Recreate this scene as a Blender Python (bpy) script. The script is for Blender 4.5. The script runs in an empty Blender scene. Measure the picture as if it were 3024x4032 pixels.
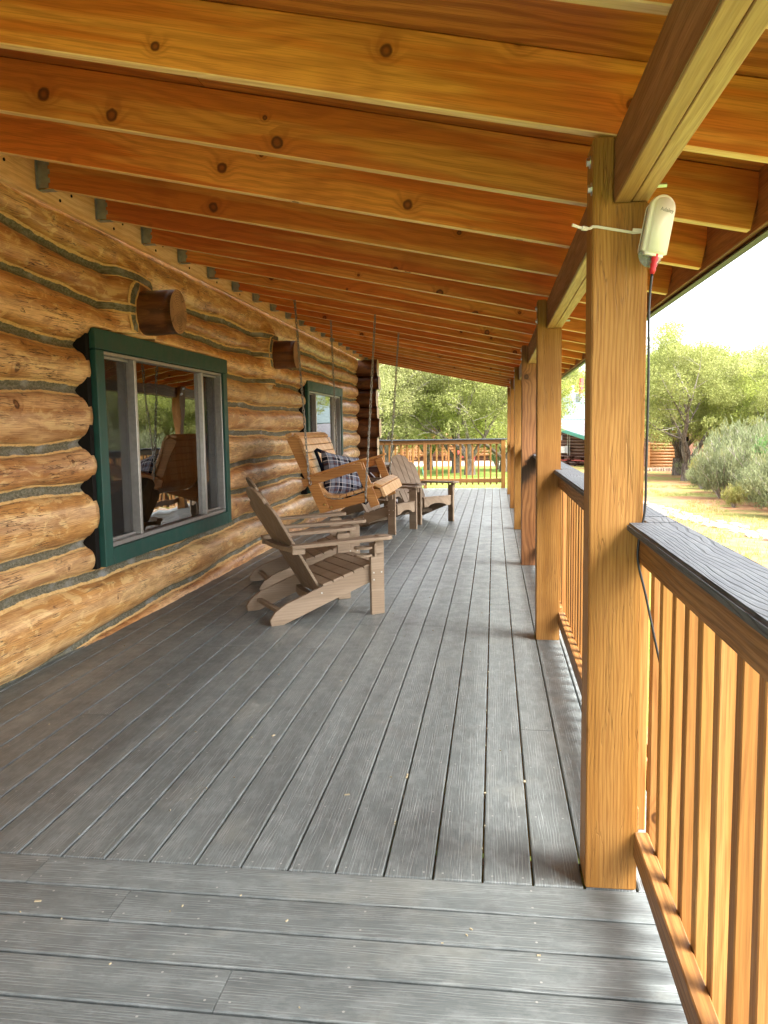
import bpy, bmesh, math, random
import numpy as np
from mathutils import Vector, Matrix, noise as mn
R=math.radians
random.seed(7)
sc=bpy.context.scene
COL=sc.collection
# ------------------------------------------------------------------ camera
def cam_axes(yaw,pitch,roll):
    f=Vector((math.sin(yaw)*math.cos(pitch),math.cos(yaw)*math.cos(pitch),-math.sin(pitch)))
    r=Vector((math.cos(yaw),-math.sin(yaw),0)); u=r.cross(f)
    c,s=math.cos(roll),math.sin(roll)
    return c*r+s*u, -s*r+c*u, f
cr,cu,cf=cam_axes(R(-7.8115),R(5.922),R(-.842))
cd=bpy.data.cameras.new("camera"); cam=bpy.data.objects.new("camera",cd); COL.objects.link(cam)
M=Matrix((cr,cu,-cf)).transposed().to_4x4(); M.translation=(-.2551,0,1.3065)
cam.matrix_world=M
cd.sensor_fit='VERTICAL'; cd.sensor_height=36; cd.sensor_width=27; cd.lens=3175.3/4032*36
cd.clip_start=.02; cd.clip_end=1500
sc.camera=cam
# ------------------------------------------------------------------ material helpers
class NT:
    def __init__(s,name,rough=.6,spec=.5):
        s.m=bpy.data.materials.new(name); s.m.use_nodes=True; s.n=s.m.node_tree.nodes; s.l=s.m.node_tree.links
        s.b=s.n['Principled BSDF']; s.b.inputs['Roughness'].default_value=rough
        s.b.inputs['Specular IOR Level'].default_value=spec
        s.out=s.n['Material Output']
    def node(s,t,**k):
        x=s.n.new(t)
        for a,v in k.items():
            if a.startswith('i_'): 
                key=a[2:]; key=int(key) if key.isdigit() else key
                s.set(x.inputs[key],v)
            else: setattr(x,a,v)
        return x
    def set(s,inp,v):
        if isinstance(v,bpy.types.NodeSocket): s.l.new(v,inp)
        else:
            if hasattr(inp.default_value,'__len__') and isinstance(v,(tuple,list)) and len(v)==3 and len(inp.default_value)==4: v=(*v,1)
            inp.default_value=v
    def math(s,op,a,b=0.,c=0.,clamp=False):
        x=s.n.new('ShaderNodeMath'); x.operation=op; x.use_clamp=clamp
        s.set(x.inputs[0],a); s.set(x.inputs[1],b)
        if op in('MULTIPLY_ADD','WRAP','COMPARE','SMOOTH_MIN'): s.set(x.inputs[2],c)
        return x.outputs[0]
    def vmath(s,op,a,b=(0,0,0)):
        x=s.n.new('ShaderNodeVectorMath'); x.operation=op; s.set(x.inputs[0],a); s.set(x.inputs[1],b); return x.outputs[0]
    def noise(s,vec,scale=1,detail=3,rough=.5,dist=0):
        x=s.n.new('ShaderNodeTexNoise'); s.set(x.inputs['Vector'],vec); x.inputs['Scale'].default_value=scale
        x.inputs['Detail'].default_value=detail; x.inputs['Roughness'].default_value=rough; x.inputs['Distortion'].default_value=dist
        return x.outputs['Fac']
    def ramp(s,fac,a,b,lo=0.,hi=1.):
        x=s.n.new('ShaderNodeMapRange'); x.interpolation_type='SMOOTHSTEP'
        s.set(x.inputs[0],fac); s.set(x.inputs[1],a); s.set(x.inputs[2],b); s.set(x.inputs[3],lo); s.set(x.inputs[4],hi)
        return x.outputs[0]
    def mix(s,f,a,b,mode='MIX'):
        x=s.n.new('ShaderNodeMix'); x.data_type='RGBA'; x.blend_type=mode
        s.set(x.inputs[0],f); s.set(x.inputs[6],a); s.set(x.inputs[7],b); return x.outputs[2]
    def bump(s,h,dist=.002,strength=1):
        x=s.n.new('ShaderNodeBump'); x.inputs['Distance'].default_value=dist; x.inputs['Strength'].default_value=strength
        s.set(x.inputs['Height'],h); s.l.new(x.outputs[0],s.b.inputs['Normal'])
    def col(s,c): s.set(s.b.inputs['Base Color'],c)
    def rough(s,c): s.set(s.b.inputs['Roughness'],c)
    def obj(s):
        if not hasattr(s,'_tc'): s._tc=s.n.new('ShaderNodeTexCoord')
        return s._tc.outputs['Object']
    def uv(s):
        if not hasattr(s,'_tc'): s._tc=s.n.new('ShaderNodeTexCoord')
        return s._tc.outputs['UV']
    def rand(s):
        if not hasattr(s,'_oi'): s._oi=s.n.new('ShaderNodeObjectInfo')
        return s._oi.outputs['Random']
def H(c): # sRGB hex-like 0-255 to linear
    return tuple(((x/255+.055)/1.055)**2.4 if x/255>.04045 else x/255/12.92 for x in c)
def plain(name,c,rough=.6,spec=.5,metal=0,var=.0,scale=30):
    t=NT(name,rough,spec); t.b.inputs['Metallic'].default_value=metal
    if var:
        n=t.noise(t.obj(),scale,4,.6); f=t.ramp(n,.3,.7,1-var,1+var)
        t.col(t.mix(1.,c,f,'MULTIPLY')); t.rough(t.ramp(n,.3,.7,rough*.85,min(1,rough*1.15)))
    else: t.col(c)
    return t.m
def wood(name,dark,mid,light,knot=.5,ring=38,coord='obj',rough=.5,spec=.45,vary=.18,kscale=3.1,patch=.55,hue=0.,crack=0.,fine=1.,contrast=.5,coat=0.,stain=None):
    t=NT(name,rough,spec)
    if coord=='obj':
        off=t.math('MULTIPLY',t.rand(),37.3)
        cmb=t.node('ShaderNodeCombineXYZ',i_0=off,i_1=t.math('MULTIPLY',off,.63),i_2=t.math('MULTIPLY',off,.31))
        P=t.vmath('ADD',t.obj(),cmb.outputs[0])
    else: P=t.uv()
    sp=t.node('ShaderNodeSeparateXYZ',i_0=P); U=sp.outputs[0]
    V=t.math('ADD',sp.outputs[1],sp.outputs[2])
    P2=t.node('ShaderNodeCombineXYZ',i_0=U,i_1=V,i_2=0.).outputs[0]
    # knots
    vo=t.node('ShaderNodeTexVoronoi',voronoi_dimensions='2D'); t.set(vo.inputs['Vector'],P2); vo.inputs['Scale'].default_value=kscale
    vc=t.node('ShaderNodeSeparateColor',i_0=vo.outputs['Color'])
    keep=t.math('LESS_THAN',vc.outputs[0],knot)
    d=t.math('DIVIDE',t.math('DIVIDE',vo.outputs['Distance'],kscale),t.math('MULTIPLY_ADD',vc.outputs[1],1.0,.45))
    wob=t.noise(P2,25,2); d=t.math('ADD',d,t.math('MULTIPLY',t.math('SUBTRACT',wob,.5),.012))
    kn=t.math('MULTIPLY',t.ramp(d,.013,.0205,1,0),keep)
    kc=t.math('MULTIPLY',t.ramp(d,.004,.013,0,1),kn)
    halo=t.math('MULTIPLY',t.ramp(d,.0,.085,1,0),keep)
    # grain
    s1=t.node('ShaderNodeMapping',i_0=P2,i_3=(.9,3.2,1)).outputs[0]
    n1=t.noise(s1,1.3,3,.5)
    amp_=ring*.24 if ring<40 else ring*.10
    s2=t.node('ShaderNodeMapping',i_0=P2,i_3=(.35,7,1)).outputs[0]
    n2=t.noise(s2,1.0,2,.5)
    g=t.math('ADD',t.math('MULTIPLY',V,ring),t.math('MULTIPLY',n1,amp_))
    g=t.math('ADD',g,t.math('MULTIPLY',t.math('POWER',halo,2.),1.9))
    sw=t.math('SINE',t.math('MULTIPLY',g,6.2832))
    sw=t.ramp(sw,-.4,1.,0,1)
    s3=t.node('ShaderNodeMapping',i_0=P2,i_3=(6,240,1)).outputs[0]
    nf=t.noise(s3,1.,3,.6)
    s4=t.node('ShaderNodeMapping',i_0=P2,i_3=(.6,9,1)).outputs[0]
    n4=t.noise(s4,1.,3,.5,.25)
    pf=t.ramp(n4,.5-.05*patch,.53+.07*patch,0,1)
    c=t.mix(pf,mid,light)
    c=t.mix(t.math('MULTIPLY',sw,contrast),c,dark)
    c=t.mix(t.math('MULTIPLY',t.ramp(nf,.42,.72,0,.55*fine),1.),c,dark)
    n5=t.noise(P2,2.3,3,.6); c=t.mix(t.ramp(n5,.5,.78,0,.5),c,dark)
    c=t.mix(t.math('MULTIPLY',t.math('POWER',halo,2.),.45),c,dark)
    kd=tuple(x*.28 for x in dark); c=t.mix(t.math('MULTIPLY',kn,.85),c,tuple(x*.75 for x in dark)); c=t.mix(t.math('MULTIPLY',kc,.8),c,kd)
    if crack:
        s5=t.node('ShaderNodeMapping',i_0=P2,i_3=(1.6,26,1)).outputs[0]
        nc=t.noise(s5,1.,4,.6,.4); ck=t.ramp(t.math('ABSOLUTE',t.math('SUBTRACT',nc,.5)),.0,.016,1,0)
        gate=t.ramp(t.noise(P2,3.,2),.44,.56,0,1); ck=t.math('MULTIPLY',ck,gate)
        if coord=='uv':
            s6=t.node('ShaderNodeMapping',i_0=P2,i_3=(5,16,1)).outputs[0]; bl=t.noise(s6,1.,5,.7,.8)
            c=t.mix(t.ramp(bl,.53,.62,0,.34),c,tuple(x*.9 for x in dark)); c=t.mix(t.ramp(bl,.40,.47,.45,0),c,tuple(min(.85,x*1.25) for x in light))
        c=t.mix(t.math('MULTIPLY',ck,crack),c,kd)
    if stain:
        so=t.node('ShaderNodeSeparateXYZ',i_0=t.obj()); sn=t.noise(t.obj(),14,4,.6)
        h_=t.math('ADD',so.outputs[0],t.math('ADD',t.math('MULTIPLY',sn,.16),t.math('MULTIPLY',so.outputs[2],-1.2)))
        st_=t.math('MULTIPLY',t.ramp(h_,stain[0],stain[0]+.16,0,1),t.ramp(h_,stain[1]-.03,stain[1],1,0))
        c=t.mix(t.math('MULTIPLY',st_,.88),c,(.028,.02,.016))
    v=t.math('MULTIPLY_ADD',t.rand(),2*vary,1-vary)
    c=t.mix(1.,c,v,'MULTIPLY')
    if hue:
        hs=t.node('ShaderNodeHueSaturation',i_Color=c); t.set(hs.inputs['Hue'],t.math('MULTIPLY_ADD',t.math('FRACT',t.math('MULTIPLY',t.rand(),7.13)),hue,.497-hue*.85)); c=hs.outputs[0]
    t.col(c)
    hgt=t.math('ADD',t.math('MULTIPLY',nf,.5),t.math('MULTIPLY',sw,-.35)); hgt=t.math('ADD',hgt,t.math('MULTIPLY',kc,-.7))
    if crack: hgt=t.math('ADD',hgt,t.math('MULTIPLY',ck,-2.))
    t.bump(hgt,.0009,.7)
    t.rough(t.ramp(nf,.3,.7,rough-.07,rough+.1))
    if coat: t.b.inputs['Coat Weight'].default_value=coat; t.b.inputs['Coat Roughness'].default_value=.22
    return t.m
MAT={}
MAT['rafter']=wood('rafter wood',(.30,.074,.012),(.67,.205,.032),(.80,.34,.072),knot=.5,ring=24,vary=.17,kscale=3.2,hue=.010,contrast=.27,rough=.5,patch=.5,fine=.75)
MAT['rafter_underlit']=wood('rafter underside lit tone',(.6,.3,.1),(.84,.52,.23),(.88,.6,.3),knot=.1,ring=30,vary=.08,contrast=.3)  # rafter undersides: light bounced from below is put into this paler colour
MAT['ply']=wood('plywood',(.22,.055,.010),(.44,.135,.022),(.54,.2,.04),knot=.1,ring=16,vary=.1,contrast=.6)
MAT['post']=wood('post fir',(.215,.092,.018),(.325,.163,.034),(.395,.21,.052),knot=.07,ring=95,vary=.06,contrast=.34,kscale=2.0,hue=.008,rough=.5,spec=.28,fine=1.4,crack=.35)
MAT['post_red']=wood('post fir reddish',(.13,.045,.013),(.28,.118,.038),(.35,.16,.054),knot=.45,ring=26,vary=.05,contrast=.6,kscale=3.4,rough=.5,stain=(.72,1.02))
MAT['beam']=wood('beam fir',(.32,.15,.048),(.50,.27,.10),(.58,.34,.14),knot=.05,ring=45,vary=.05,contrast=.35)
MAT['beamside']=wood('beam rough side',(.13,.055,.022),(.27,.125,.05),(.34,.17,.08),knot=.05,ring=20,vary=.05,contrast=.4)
MAT['ledger']=wood('ledger fir',(.55,.28,.10),(.86,.55,.24),(.9,.64,.34),knot=.15,ring=22,vary=.03,contrast=.35)
MAT['baluster']=wood('baluster fir',(.215,.095,.021),(.345,.176,.043),(.41,.228,.064),knot=.22,ring=55,vary=.12,kscale=3,hue=.012,contrast=.36,rough=.5,spec=.28,fine=1.3)
MAT['rail']=wood('rail fir',(.13,.055,.015),(.26,.12,.034),(.34,.165,.05),knot=.16,ring=48,vary=.08,contrast=.6)
MAT['log']=wood('log wood',(.26,.112,.028),(.59,.335,.095),(.78,.53,.23),knot=.3,ring=7,coord='uv',vary=.15,kscale=2.3,crack=1.,contrast=.34,rough=.42,coat=.10,patch=.9,hue=.015,fine=1.3)
MAT['logdark']=wood('log wood dark stain',(.045,.014,.006),(.13,.045,.014),(.2,.075,.022),knot=.15,ring=9,coord='uv',vary=.1,crack=.8,contrast=.5,rough=.4,coat=.2)
MAT['swing']=wood('swing stained cedar',(.24,.085,.018),(.47,.2,.045),(.55,.26,.07),knot=.12,ring=40,vary=.08,contrast=.3,rough=.4)
MAT['swingslat']=wood('swing slat cedar',(.38,.16,.045),(.66,.36,.14),(.76,.47,.22),knot=.1,ring=30,vary=.06,contrast=.3,rough=.32)
MAT['poly']=wood('brown composite lumber',(.17,.118,.075),(.29,.21,.138),(.35,.26,.178),knot=.0,ring=55,vary=.04,contrast=.22,patch=.3,rough=.5,fine=.6)
MAT['redwood']=wood('dark red stained wood',(.035,.012,.009),(.07,.026,.02),(.1,.04,.03),knot=.1,ring=30,vary=.1,contrast=.4)
MAT['farwood']=wood('cabin log wood',(.2,.085,.03),(.38,.18,.065),(.46,.25,.1),knot=.1,ring=4,vary=.12,contrast=.3)
MAT['fardark']=wood('lodge log wood',(.05,.02,.012),(.12,.05,.025),(.18,.08,.04),knot=.1,ring=4,vary=.12,contrast=.4)
def endgrain(name,dark,light):
    t=NT(name,.55); sp=t.node('ShaderNodeSeparateXYZ',i_0=t.obj())
    r=t.math('SQRT',t.math('ADD',t.math('POWER',sp.outputs[1],2),t.math('POWER',sp.outputs[2],2)))
    n=t.noise(t.obj(),9,3); w=t.math('SINE',t.math('MULTIPLY',t.math('ADD',r,t.math('MULTIPLY',n,.03)),400))
    a=t.math('ARCTAN2',sp.outputs[1],sp.outputs[2])
    ck=t.ramp(t.math('ABSOLUTE',t.math('SINE',t.math('ADD',t.math('MULTIPLY',a,5.5),t.math('MULTIPLY',n,4)))),.0,.2,1,0)
    ck=t.math('MULTIPLY',ck,t.ramp(t.noise(t.obj(),14,2),.45,.55,0,1))
    c=t.mix(t.ramp(w,-.5,1,0,.5),light,dark); c=t.mix(t.ramp(n,.4,.7,0,.6),c,dark); c=t.mix(ck,c,tuple(x*.3 for x in dark)); t.col(c); return t.m
MAT['end']=endgrain('log end grain',(.10,.042,.016),(.40,.22,.10))
MAT['endlight']=endgrain('pale log end grain',(.45,.3,.16),(.62,.45,.27))
# chinking
def chink():
    t=NT('chinking mortar',.85,.3); sp=t.node('ShaderNodeSeparateXYZ',i_0=t.uv()); U,V=sp.outputs[0],sp.outputs[1]
    P2=t.node('ShaderNodeCombineXYZ',i_0=U,i_1=t.math('MULTIPLY',V,.06),i_2=0.).outputs[0]
    n=t.noise(P2,9,4,.65); n2=t.noise(P2,45,4,.7)
    e=t.math('ABSOLUTE',V)
    thr=t.math('ADD',.63,t.math('MULTIPLY',t.math('SUBTRACT',n,.5),.7))
    yl=t.ramp(t.math('SUBTRACT',e,thr),-.03,.03,0,1)
    g=t.mix(t.ramp(n2,.35,.7),(.10,.09,.055),(.23,.22,.16)); g=t.mix(t.ramp(t.noise(P2,5,2),.5,.7,0,.7),g,(.33,.34,.33))
    y=t.mix(t.ramp(n2,.3,.7),(.62,.38,.13),(.78,.55,.25))
    t.col(t.mix(yl,g,y)); t.bump(t.math('ADD',n2,n),.006,.8); return t.m
MAT['chink']=chink()
def deckm(name,cap=False):
    t=NT(name,.5,.5); P=t.uv()
    m=lambda sx,sy: t.node('ShaderNodeMapping',i_0=P,i_3=(sx,sy,1)).outputs[0]
    w=t.noise(m(1.5,9),1,3,.5)
    sp=t.node('ShaderNodeSeparateXYZ',i_0=P)
    g=t.math('ADD',t.math('MULTIPLY',sp.outputs[1],105 if not cap else 80),t.math('MULTIPLY',w,4.5 if not cap else 7))
    s=t.math('SINE',t.math('MULTIPLY',g,6.28))
    brk=t.ramp(t.noise(m(3.2,45),1,3,.6),.44,.58) if not cap else 1.
    line=t.math('MULTIPLY',t.ramp(s,.45,1.,0,1),brk)
    fine=t.noise(m(14,420),1,3,.6)
    blot=t.noise(P,2.2,4,.62); blot2=t.noise(P,7,4,.7)
    c=t.mix(t.ramp(fine,.3,.7),(.088,.102,.102) if not cap else (.075,.083,.093),(.150,.170,.170) if not cap else (.108,.118,.131))
    c=t.mix(t.ramp(t.noise(m(9,16),1,5,.75),.46,.62,0,.5 if not cap else .15),c,(.20,.222,.22))
    c=t.mix(t.ramp(t.math('ADD',t.math('MULTIPLY',blot,.7),t.math('MULTIPLY',blot2,.3)),.54,.64,0,.26 if not cap else .1),c,(.27,.275,.24))
    c=t.mix(t.ramp(t.noise(P,3.7,3,.6),.55,.7,0,.4),c,(.07,.073,.075))
    if cap: c=t.mix(t.math('MULTIPLY',line,.5),c,(.022,.024,.028))
    else: c=t.mix(t.math('MULTIPLY',line,.5),c,(.30,.325,.32))
    vr=t.noise(m(.0001,6.92),1,0); c=t.mix(1.,c,t.ramp(vr,.3,.7,.88,1.12),'MULTIPLY')
    t.col(c); t.bump(t.math('ADD',t.math('MULTIPLY',line,-1.),t.math('MULTIPLY',fine,.5)),.0009 if not cap else .0016,.8)
    t.rough(t.ramp(blot2,.3,.7,.30,.46) if not cap else .62)
    if cap: t.b.inputs['Specular IOR Level'].default_value=.22
    return t.m
MAT['deck']=deckm('grey composite decking'); MAT['cap']=deckm('grey composite rail cap',True)
MAT['green']=plain('dark green paint',(.012,.065,.05),.5,.4,var=.15,scale=12)
MAT['alu']=plain('aluminium',(.42,.41,.39),.42,.5,.75,var=.1)
MAT['dark']=plain('dark gap',(.012,.011,.01),.9,.1)
MAT['room']=plain('room wall',(.10,.065,.04),.8,.2,var=.3,scale=3)
MAT['curtain']=plain('plaid throw',(.16,.07,.06),.9,.1,var=.3,scale=14)
MAT['galv']=plain('galvanised steel',(.33,.34,.34),.45,.5,.6,var=.15)
MAT['steel']=plain('bolt steel',(.65,.64,.6),.3,.5,.9)
MAT['chain']=plain('chain steel',(.27,.26,.23),.38,.5,.8,var=.15,scale=60)
MAT['white']=plain('white plastic',(.8,.77,.70),.35,.5,var=.02)
MAT['tie']=plain('zip tie nylon',(.78,.74,.70),.4,.5)
MAT['red']=plain('red rubber',(.62,.02,.035),.45,.5)
MAT['cable']=plain('black cable',(.012,.012,.014),.42,.5)
MAT['ink']=plain('grey lettering',(.3,.29,.27),.6,.3)
MAT['brass']=plain('brass',(.55,.38,.12),.3,.5,.9)
MAT['fascia']=wood('fascia board',(.17,.06,.02),(.34,.14,.045),(.4,.18,.06),knot=.1,ring=24,contrast=.4)
MAT['drip']=plain('dark drip edge',(.035,.045,.045),.5,.4)
MAT['screw']=plain('screw head',(.34,.34,.32),.5,.5)
MAT['leaf']=plain('dry leaf fleck',(.42,.36,.24),.8,.2)
MAT['black_fur']=plain('black fleece',(.006,.008,.016),.98,.05,var=.5,scale=160)
MAT['paper']=plain('white enamel',(.7,.7,.68),.4)
MAT['redpaint']=plain('red paint',(.42,.07,.06),.5,var=.15,scale=5)
MAT['teal']=plain('teal fascia paint',(.05,.27,.22),.5,var=.1,scale=5)
MAT['stone']=plain('pale stone',(.40,.32,.25),.9,.2,var=.35,scale=8)
MAT['gravel']=plain('gravel',(.27,.23,.19),.95,.2,var=.35,scale=25)
def metalroof(name,c,sc_=2.2,ax=0):
    t=NT(name,.38,.5); sp=t.node('ShaderNodeSeparateXYZ',i_0=t.obj()); s=t.math('SINE',t.math('MULTIPLY',sp.outputs[ax],6.28*sc_))
    t.col(t.mix(t.ramp(s,.6,1,0,.45),c,tuple(x*.6 for x in c))); t.b.inputs['Metallic'].default_value=.3; t.bump(s,.02,.6); return t.m
MAT['greenroof']=metalroof('pale green metal roof',(.20,.27,.26)); MAT['mauveroof']=metalroof('weathered metal roof',(.26,.25,.26))
MAT['whiteroof']=metalroof('white metal roof',(.6,.63,.66),1.5)
def glass():
    t=NT('window glass',.02); t.n.remove(t.b)
    g=t.node('ShaderNodeBsdfGlossy'); g.inputs['Roughness'].default_value=.0; g.inputs['Color'].default_value=(1,1,1,1)
    tr=t.node('ShaderNodeBsdfTransparent'); tr.inputs['Color'].default_value=(.72,.75,.73,1)
    lw=t.node('ShaderNodeFresnel'); lw.inputs['IOR'].default_value=3.2
    wv=t.noise(t.obj(),1.6,2,.4); bp=t.node('ShaderNodeBump',i_Height=wv); bp.inputs['Distance'].default_value=.006; bp.inputs['Strength'].default_value=.5
    t.l.new(bp.outputs[0],g.inputs['Normal'])
    mx=t.node('ShaderNodeMixShader'); t.l.new(lw.outputs[0],mx.inputs[0]); t.l.new(tr.outputs[0],mx.inputs[1]); t.l.new(g.outputs[0],mx.inputs[2])
    t.l.new(mx.outputs[0],t.out.inputs[0]); return t.m
MAT['glass']=glass()
def screen():
    t=NT('insect screen',.8); t.n.remove(t.b); d=t.node('ShaderNodeBsdfDiffuse'); d.inputs['Color'].default_value=(.05,.05,.05,1)
    tr=t.node('ShaderNodeBsdfTransparent'); mx=t.node('ShaderNodeMixShader'); mx.inputs[0].default_value=.24
    t.l.new(tr.outputs[0],mx.inputs[1]); t.l.new(d.outputs[0],mx.inputs[2]); t.l.new(mx.outputs[0],t.out.inputs[0]); return t.m
MAT['screen']=screen()
def clear():
    t=NT('clear plastic',.08); t.col((.9,.88,.88)); t.b.inputs['Transmission Weight'].default_value=.75; t.b.inputs['IOR'].default_value=1.3; return t.m
MAT['clear']=clear()
def plaid():
    t=NT('plaid fleece',.95,.1); sp=t.node('ShaderNodeSeparateXYZ',i_0=t.uv())
    n=t.noise(t.uv(),60,2)
    def bands(x,sh):
        a=t.math('FRACT',t.math('ADD',t.math('MULTIPLY',x,3.4),sh))
        w1=t.math('LESS_THAN',t.math('ABSOLUTE',t.math('SUBTRACT',a,.12)),.03)
        w2=t.math('LESS_THAN',t.math('ABSOLUTE',t.math('SUBTRACT',a,.44)),.025)
        blk=t.math('LESS_THAN',t.math('ABSOLUTE',t.math('SUBTRACT',a,.28)),.11)
        gry=t.math('LESS_THAN',t.math('ABSOLUTE',t.math('SUBTRACT',a,.62)),.12)
        red=t.math('LESS_THAN',t.math('ABSOLUTE',t.math('SUBTRACT',a,.86)),.06)
        c=t.mix(blk,(.10,.11,.15),(.006,.007,.012)); c=t.mix(gry,c,(.3,.33,.4)); c=t.mix(red,c,(.12,.05,.05)); c=t.mix(w1,c,(.78,.74,.72)); c=t.mix(w2,c,(.78,.74,.72)); return c
    c=t.mix(.5,bands(sp.outputs[0],.2),bands(sp.outputs[1],.55)); c=t.mix(t.ramp(n,.3,.8,0,.35),c,(.02,.02,.03)); t.col(c)
    t.bump(n,.004,.6); return t.m
MAT['plaid']=plaid()
def ground():
    t=NT('red dirt and grass',.95,.15); P=t.obj()
    n=t.noise(P,.35,5,.65); n2=t.noise(P,3.5,4,.7); n3=t.noise(P,18,3,.7)
    dirt=t.mix(t.ramp(n2,.3,.7),(.29,.125,.055),(.37,.20,.10)); dirt=t.mix(t.ramp(n3,.4,.75,0,.6),dirt,(.37,.26,.15))
    dry=t.mix(n3,(.27,.24,.07),(.35,.30,.11)); grn=t.mix(n3,(.09,.15,.024),(.165,.215,.045))
    gr=t.mix(t.ramp(n2,.35,.65),grn,dry)
    sp=t.node('ShaderNodeSeparateXYZ',i_0=P)
    # lawn beyond the porch: x<4 and y 18..66
    a=t.math('ADD',sp.outputs[0],t.math('MULTIPLY',n2,1.5)); lawn=t.math('MULTIPLY',t.ramp(a,3.4,4.6,1,0),t.ramp(sp.outputs[1],66,70,1,0))
    f=t.math('MAXIMUM',t.ramp(n,.48,.58,0,.85),t.math('MULTIPLY',lawn,.95))
    lg=t.mix(t.ramp(t.noise(P,.5,3),.4,.62),(.09,.19,.025),(.22,.27,.06)); gr=t.mix(lawn,gr,lg)
    c=t.mix(f,dirt,gr)
    road=t.math('MULTIPLY',t.math('MULTIPLY',t.ramp(sp.outputs[1],66,68,0,1),t.ramp(sp.outputs[1],76,80,1,0)),t.ramp(sp.outputs[0],4,12,1,0)); c=t.mix(road,c,(.36,.30,.25))
    t.col(c); t.bump(n3,.03,.7); return t.m
MAT['ground']=ground()
def bark(name,a,b):
    t=NT(name,.95,.1); m=t.node('ShaderNodeMapping',i_0=t.obj(),i_3=(9,9,1.3)).outputs[0]; n=t.noise(m,1.5,4,.7,.5)
    t.col(t.mix(t.ramp(n,.35,.65),a,b)); t.bump(n,.03,1.); return t.m
MAT['bark']=bark('juniper bark',(.06,.045,.036),(.20,.165,.135)); MAT['twig']=bark('grey twig bark',(.25,.21,.18),(.48,.43,.38))
def leafm(name,a,b,c_,tr=.35):
    t=NT(name,.75,.2); at=t.node('ShaderNodeAttribute',attribute_name='shade'); f=at.outputs['Fac']
    n=t.noise(t.obj(),1.1,3,.6)
    c=t.mix(t.ramp(f,.0,1.,0,1),a,b); c=t.mix(t.ramp(n,.5,.72,0,.8),c,c_)
    v=t.math('MULTIPLY_ADD',t.rand(),.3,.85); c=t.mix(1.,c,v,'MULTIPLY')
    d=t.node('ShaderNodeBsdfTranslucent',i_0=c); t.col(c); mx=t.node('ShaderNodeMixShader'); mx.inputs[0].default_value=tr
    t.l.new(t.b.outputs[0],mx.inputs[1]); t.l.new(d.outputs[0],mx.inputs[2]); t.l.new(mx.outputs[0],t.out.inputs[0]); return t.m
MAT['juniper']=leafm('juniper foliage',(.16,.18,.05),(.36,.38,.12),(.33,.32,.14))
MAT['juniper2']=leafm('bright juniper foliage',(.18,.23,.045),(.41,.45,.11),(.37,.37,.12))
MAT['olive']=leafm('olive juniper foliage',(.18,.19,.07),(.38,.39,.15),(.37,.33,.16))
MAT['sage']=leafm('sagebrush foliage',(.15,.17,.085),(.29,.32,.16),(.32,.31,.14))
MAT['oak']=leafm('green leaf foliage',(.06,.16,.04),(.15,.32,.08),(.16,.30,.08))
MAT['straw']=leafm('dry grass',(.24,.25,.06),(.42,.38,.15),(.18,.28,.05))
# ------------------------------------------------------------------ object helpers
def tag(o,label=None,cat=None,group=None,kind=None):
    if label: o['label']=label
    if cat: o['category']=cat
    if group: o['group']=group
    if kind: o['kind']=kind
    return o
def root(name,loc,label,cat,group=None,rz=0):
    o=bpy.data.objects.new(name,None); COL.objects.link(o); o.location=loc; o.rotation_euler=(0,0,rz); o.empty_display_size=.1
    return tag(o,label,cat,group)
def link(name,me,parent=None,M=None,world=True):
    o=bpy.data.objects.new(name,me); COL.objects.link(o)
    M=M or Matrix()
    if parent is not None:
        o.parent=parent
        if world:
            pm=Matrix.Identity(4); p=parent
            while p is not None: pm=p.matrix_basis@pm; p=p.parent
            M=pm.inverted()@M
    o.matrix_basis=M
    return o
def mk(name,verts,faces,mats,uv=None,midx=None,smooth=False,shade=None):
    me=bpy.data.meshes.new(name); me.from_pydata([tuple(v) for v in verts],[],faces)
    for m in (mats if isinstance(mats,(list,tuple)) else [mats]): me.materials.append(MAT[m])
    if midx is not None: me.polygons.foreach_set('material_index',midx)
    if smooth: me.polygons.foreach_set('use_smooth',[True]*len(me.polygons))
    if uv is not None:
        l=me.uv_layers.new(name='UVMap'); 
        flat=[c for u in uv for c in u]; l.data.foreach_set('uv',flat)
    me.update(); return me
_bc={}
def boxmesh(L,w,h,mat,bev=.003,centre=False):
    key=(round(L,4),round(w,4),round(h,4),mat,bev,centre)
    if key in _bc: return _bc[key]
    bm=bmesh.new(); bmesh.ops.create_cube(bm,size=1)
    for v in bm.verts: v.co=Vector(((v.co.x+(0 if centre else .5))*L,v.co.y*w,v.co.z*h))
    if bev: bmesh.ops.bevel(bm,geom=bm.edges[:],offset=min(bev,w/3,h/3,L/3),segments=1,affect='EDGES')
    me=bpy.data.meshes.new('board'); bm.to_mesh(me); bm.free(); me.materials.append(MAT[mat]); _bc[key]=me; return me
def frame(p0,d,up=(0,0,1)):
    x=Vector(d).normalized(); u=Vector(up); y=u.cross(x)
    if y.length<1e-4: y=Vector((0,1,0))
    y.normalize(); z=x.cross(y); M=Matrix((x,y,z)).transposed().to_4x4(); M.translation=p0; return M
def beam(name,p0,p1,w,h,mat,parent=None,up=(0,0,1),bev=.003,world=True):
    p0,p1=Vector(p0),Vector(p1); d=p1-p0
    return link(name,boxmesh(d.length,w,h,mat,bev),parent,frame(p0,d,up),world)
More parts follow.
